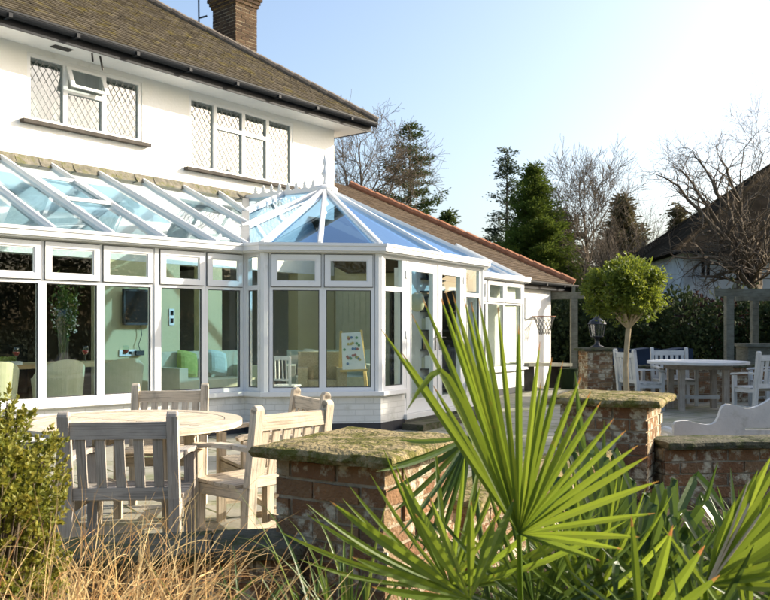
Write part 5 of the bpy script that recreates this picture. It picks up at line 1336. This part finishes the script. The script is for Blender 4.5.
def dining():
    zt = .84; F = Frame(-4.06, 10.21, .70, .714)
    t = thing('dining_table', 'long oak dining table inside behind the left windows', 'table', tuple(F.P(1, 0, FL)))
    b = MB(); b.box(F, -.9, 1.35, -.95, -.15, zt, zt+.05); b.build('table_top', M['oak'], t, bevel=.005)
    for u, v in ((-.8, -.25), (1.25, -.25), (1.25, -.85), (-.8, -.85)):
        b = MB(); b.box(F, u-.045, u+.045, v-.045, v+.045, FL, zt-.001); b.build('leg', M['oak'], t)
    def glass_(u, v, wine, lab):
        p = F.P(u, v, zt+.051); t = thing('wine_glass', lab, 'wine glass', tuple(p)); b = MB(); b.lathe(p, [(.035, 0), (.034, .004), (.005, .01), (.005, .09), (.02, .1), (.042, .14), (.04, .19), (.036, .21)], 16); b.build('bowl', M['vaseglass'], t, smooth=True)
        if wine: b = MB(); b.lathe(p, [(.018, .103), (.039, .138), (.039, .155)], 16); b.build('wine', M['red'], t, smooth=True)
    glass_(1.22, -.35, True, 'glass of red wine standing near the right end of the dining table'); glass_(.62, -.28, True, 'glass of rose wine just right of the flower vase'); glass_(-.28, -.22, True, 'wine glass left of the flower vase beside the tray'); glass_(.22, -.7, False, 'empty wine glass behind the flower vase')
    p = F.P(.38, -.40, zt+.051); t = thing('glass_vase', 'tall flared glass vase with green stems and white flowers on the dining table', 'vase', tuple(p))
    b = MB(); b.lathe(p, [(.055, 0), (.06, .02), (.055, .05), (.07, .3), (.10, .55), (.12, .68)], 20); b.build('vessel', M['vaseglass'], t, smooth=True)
    t2 = thing('flower_stems', 'green leafy stems with small white blossoms standing in the tall vase', 'flowers', tuple(p)); segs, C, D, PC = [], [], [], []
    for k in range(20):
        a = nr.random()*6.28; q = np.array(p)+np.array([math.cos(a)*.25*nr.random(), math.sin(a)*.2*nr.random(), .75+.35*nr.random()]); segs.append((np.array(p)+[0, 0, .03], q, .005, .003))
        for j in range(26):
            f = .45+.6*nr.random(); C.append(np.array(p)*(1-f)+q*f+nr.normal(size=3)*.035); D.append(nr.normal(size=3)+[0, 0, .5])
        if k % 3 == 0:
            for j in range(14): PC.append(np.array(p)*.15+q*.85+np.array([0, 0, -.3*nr.random()])+nr.normal(size=3)*.02)
    tubes('stem', segs, M['strap'], t2, tuple(p), 4); leaves('leaf', np.array(C), np.array(D), .07, .028, M['strap'], t2, tuple(p)); leaves('blossom', np.array(PC), nr.normal(size=(len(PC), 3)), .03, .028, M['petal'], t2, tuple(p))
    p = F.P(-.45, -.30, zt+.051); t = thing('food_tray', 'pale rectangular dish of green salad on the dining table', 'dish', tuple(p)); b = MB(); b.box(F, -.68, -.22, -.42, -.18, zt+.051, zt+.075); ring(b, F, -.68, -.22, zt+.075, zt+.09, -.2, -.18, .02); b.build('dish', M['upvc'], t, bevel=.004)
    C = np.array([F.P(-.62+.36*nr.random(), -.38+.16*nr.random(), zt+.09+.05*nr.random()) for _ in range(260)]); leaves('salad', C, nr.normal(size=(260, 3)), .045, .03, M['lime'], t, tuple(p))
    def tub(u, v, rz, lab):
        p = F.P(u, v, FL); t = thing('dining_chair', lab, 'chair', tuple(p), rz, 'pale green upholstered dining chairs'); b = MB(); n = 22
        ang = [R(200)*k/(n-1)-R(10) for k in range(n)]
        for k in range(n-1):
            a0, a1 = ang[k], ang[k+1]; hh = lambda a: .58+.22*max(0, math.sin(a))**.8
            q = lambda a, r, z: Vector((r*math.cos(a), -r*.95*math.sin(a), z))
            b.hexa([q(a0, .22, .22), q(a0, .27, .22), q(a1, .27, .22), q(a1, .22, .22), q(a0, .25, hh(a0)), q(a0, .31, hh(a0)), q(a1, .31, hh(a1)), q(a1, .25, hh(a1))][::1], None, .5)
        b.build('backrest', M['linen'], t, True, smooth=False)
        b = MB(); b.lathe((0, 0, 0), [(.21, .28), (.225, .30), (.225, .42), (.20, .45)], 22); b.build('seat', M['linen'], t, True, smooth=False)
        for sx in (-1, 1):
            for sy in (-1, 1): b = MB(); b.bar((sx*.16, sy*.15, .279), (sx*.19, sy*.18, 0), .035); b.build('leg', M['oak'], t, True)
    tub(.07, .14, math.atan2(.70, .714)*-1+R(90+90)-R(90), 'pale green tub chair directly below the vase of flowers'); tub(.85, .14, R(40), 'pale green tub chair at the right end of the dining table'); tub(-.72, .14, R(45), 'pale green tub chair below the dish of salad')
dining()
def sofa(label, F, u0, u1, v0, v1, m, cush, name='sofa'):
    p = F.P((u0+u1)/2, (v0+v1)/2, FL); t = thing(name, label, 'sofa', tuple(p)); b = MB(); b.box(F, u0+.14, u1-.14, v0+.16, v1-.02, FL+.12, FL+.42); b.build('seat', M[m], t, bevel=.03)
    b = MB(); b.box(F, u0, u1, v0, v0+.16, FL+.1, FL+.82); b.build('backrest', M[m], t, bevel=.04)
    for a_, c_ in ((u0, u0+.138), (u1-.138, u1)): b = MB(); b.box(F, a_, c_, v0+.162, v1, FL+.1, FL+.60); b.build('armrest', M[m], t, bevel=.04)
    for u in (u0+.06, u1-.12):
        for v in (v0+.04, v1-.1): b = MB(); b.box(F, u, u+.05, v, v+.05, FL, FL+.11); b.build('leg', M['oak'], t)
    for (u, col, lab) in cush:
        c = F.P(u, v0+.28, FL+.62); b = MB(); pts = []
        N_ = 8; S_ = .19
        for s_ in (1, -1):
            for i in range(N_):
                for j in range(N_):
                    def q(i, j):
                        x, z = (i/N_-.5)*2, (j/N_-.5)*2; th = .075*(1-x**4)*(1-z**4); x2, z2 = x*S_*(1-.1*z*z), z*S_*(1-.1*x*x)
                        return F.P(u+x2*.95+z2*.2, v0+.26+s_*th-z2*.35, FL+.64+z2-x2*.2)
                    b.face([q(i, j), q(i+1, j), q(i+1, j+1), q(i, j+1)][::s_])
        o = b.build('cushion', M[col], smooth=True); rebase(o, c); tag(o, lab, 'cushion')
SF = Frame(-3.6, 11.9, .70, .714)
sofa('pale green fabric sofa just inside the right end of the long glass wall', SF, .55, 2.05, -.35, .45, 'linen', [(1.02, 'lime', 'bright green cushion on the pale sofa'), (1.55, 'teal', 'pale teal cushion right of the bright green one')])
SG = Frame(-1.6, 12.9, 1, .1)
sofa('teal wicker backed sofa inside the bay behind the wide window', SG, .1, 1.5, -.9, .0, 'teal', [(.5, 'linen', 'pale patterned cushion on the teal sofa in the bay')], )
sofa('pale wicker settee inside the bay beside the easel', Frame(-1.0, 12.2, 1, .1), -.25, .45, -.5, .1, 'wicker', [])
def easel():
    a_, c_ = W(339, 382, 12.2), W(368, 382, 12.2); p = (a_+c_)/2; p.z = FL
    t = thing('easel', 'childrens pine easel with white board covered in coloured magnets inside the bay', 'easel', tuple(p)); y = 12.2
    tl, trp = W(341, 331, 12.35), W(361, 330, 12.35)
    for q0, q1 in ((Vector((a_.x, y-.1, FL)), tl), (Vector((c_.x, y-.1, FL)), trp), (Vector((a_.x, y+.5, FL)), tl+Vector((0, .05, 0))), (Vector((c_.x, y+.5, FL)), trp+Vector((0, .05, 0)))):
        b = MB(); b.bar(q0, q1, .035, .02); b.build('leg', M['yellowwood'], t)
    b = MB(); q = [W(341.5, 333, 12.30), W(360.5, 332, 12.30), W(366, 369, 12.12), W(342.5, 370, 12.12)]; b.prism(q, (0, .012, 0)); bd = b.build('board', M['paper'], t)
    b = MB(); b.bar(W(340, 371, 12.1), W(368, 370, 12.1), .05, .03); b.build('tray', M['yellowwood'], t)
    idx = 0
    for mi_, mm in enumerate(M['chips']):
        for k in range(6):
            u, v = .12+.76*rng.random(), .12+.72*rng.random(); c = (q[0].lerp(q[1], u)).lerp(q[3].lerp(q[2], u), v)+Vector((0, -.012, 0))
            b = MB(); b.tube([c, c+Vector((0, .012, 0))], .02, 8); b.build('magnet', mm, bd)
easel()
def small_chair():
    p = Vector(W(286, 380, 11.8)); p.z = FL+.0; p.x = (286-CX)*11.8/FPX
    t = thing('child_chair', 'small white spindle backed chair just inside the wide bay window', 'chair', tuple(p), R(-20)); m = M['upvc']
    for sx in (-1, 1):
        b = MB(); b.bar((sx*.13, -.13, 0), (sx*.14, -.17, .78), .03); b.build('leg', m, t, True); b = MB(); b.bar((sx*.13, .13, 0), (sx*.13, .13, .36), .03); b.build('leg', m, t, True)
    b = MB(); b.box(WORLD, -.16, .16, -.15, .15, .36, .385); b.build('seat', m, t, True)
    b = MB(); b.bar((-.14, -.17, .76), (.14, -.17, .76), .03, .06); b.bar((-.14, -.15, .46), (.14, -.15, .46), .02, .03)
    for k in range(4): b.bar((-.085+k*.057, -.152, .46), (-.085+k*.057, -.168, .75), .014)
    b.build('backrest', m, t, True)
small_chair()
def door_lantern():
    p = Vector(W(417, 302, 14.2)); t = thing('pendant_lamp', 'round white paper lantern hanging inside the double doors', 'lamp', tuple(p)); b = MB()
    b.lathe(p, [(.03, -.16), (.10, -.12), (.14, 0), (.10, .12), (.03, .16)], 16); b.build('lamp_shade', M['linen'], t, smooth=True); b = MB(); b.bar(p+Vector((0, 0, .16)), p+Vector((0, 0, 1.1)), .008); b.build('cord', M['blackmat'], t)
door_lantern()
def cabinet():
    F = Frame(.1, 15.6, 1, -.15); t = thing('bookcase', 'dark bookcase inside the bay behind the double doors', 'bookcase', tuple(F.P(.6, 0, FL)))
    b = MB(); b.box(F, 0, .03, -.35, 0, FL, 2.0); b.box(F, 1.17, 1.2, -.35, 0, FL, 2.0); b.box(F, .03, 1.17, -.35, -.33, FL, 2.0); b.build('carcass', M['darkwood'], t)
    for k in range(6): b = MB(); b.box(F, .031, 1.169, -.329, -.002, FL+.05+k*.355, FL+.08+k*.355); b.build('shelf', M['darkwood'], t)
    cols = ['blue', 'red', 'linen', 'oak', 'teal', 'paper', 'darkwood']
    for k in range(5):
        x = .06; n = 0
        while x < 1.05 and n < 9:
            w_ = .05+.06*rng.random(); h_ = .18+.1*rng.random(); b = MB(); b.box(F, x, x+w_-.004, -.26, -.05, FL+.081+k*.355, FL+.081+k*.355+h_); mm = cols[(k*5+n*3) % 7]
            o = b.build('book', M[mm]); tag(rebase(o, F.P(x, -.1, FL+.081+k*.355)), 'book standing on the dark bookcase behind the double doors', 'book', 'books on the dark bookcase'); x += w_+(.05 if rng.random() < .15 else 0); n += 1
cabinet()
# unseen hedges added around the camera to darken reflections in the glass
hedge('evergreen_hedge', 'tall evergreen hedge added behind the camera to darken the window reflections', [(-14, -9, 0), (0, -11, 0), (14, -9, 0), (20, -3, 0)], 5.2, 2.0, 50000, 'ivy', .17)
hedge('evergreen_hedge', 'evergreen trees added at the right outside the picture to darken the window reflections', [(23, -4, 0), (25, 4, 0), (26, 12, 0)], 6.6, 2.4, 40000, 'ivy', .2)
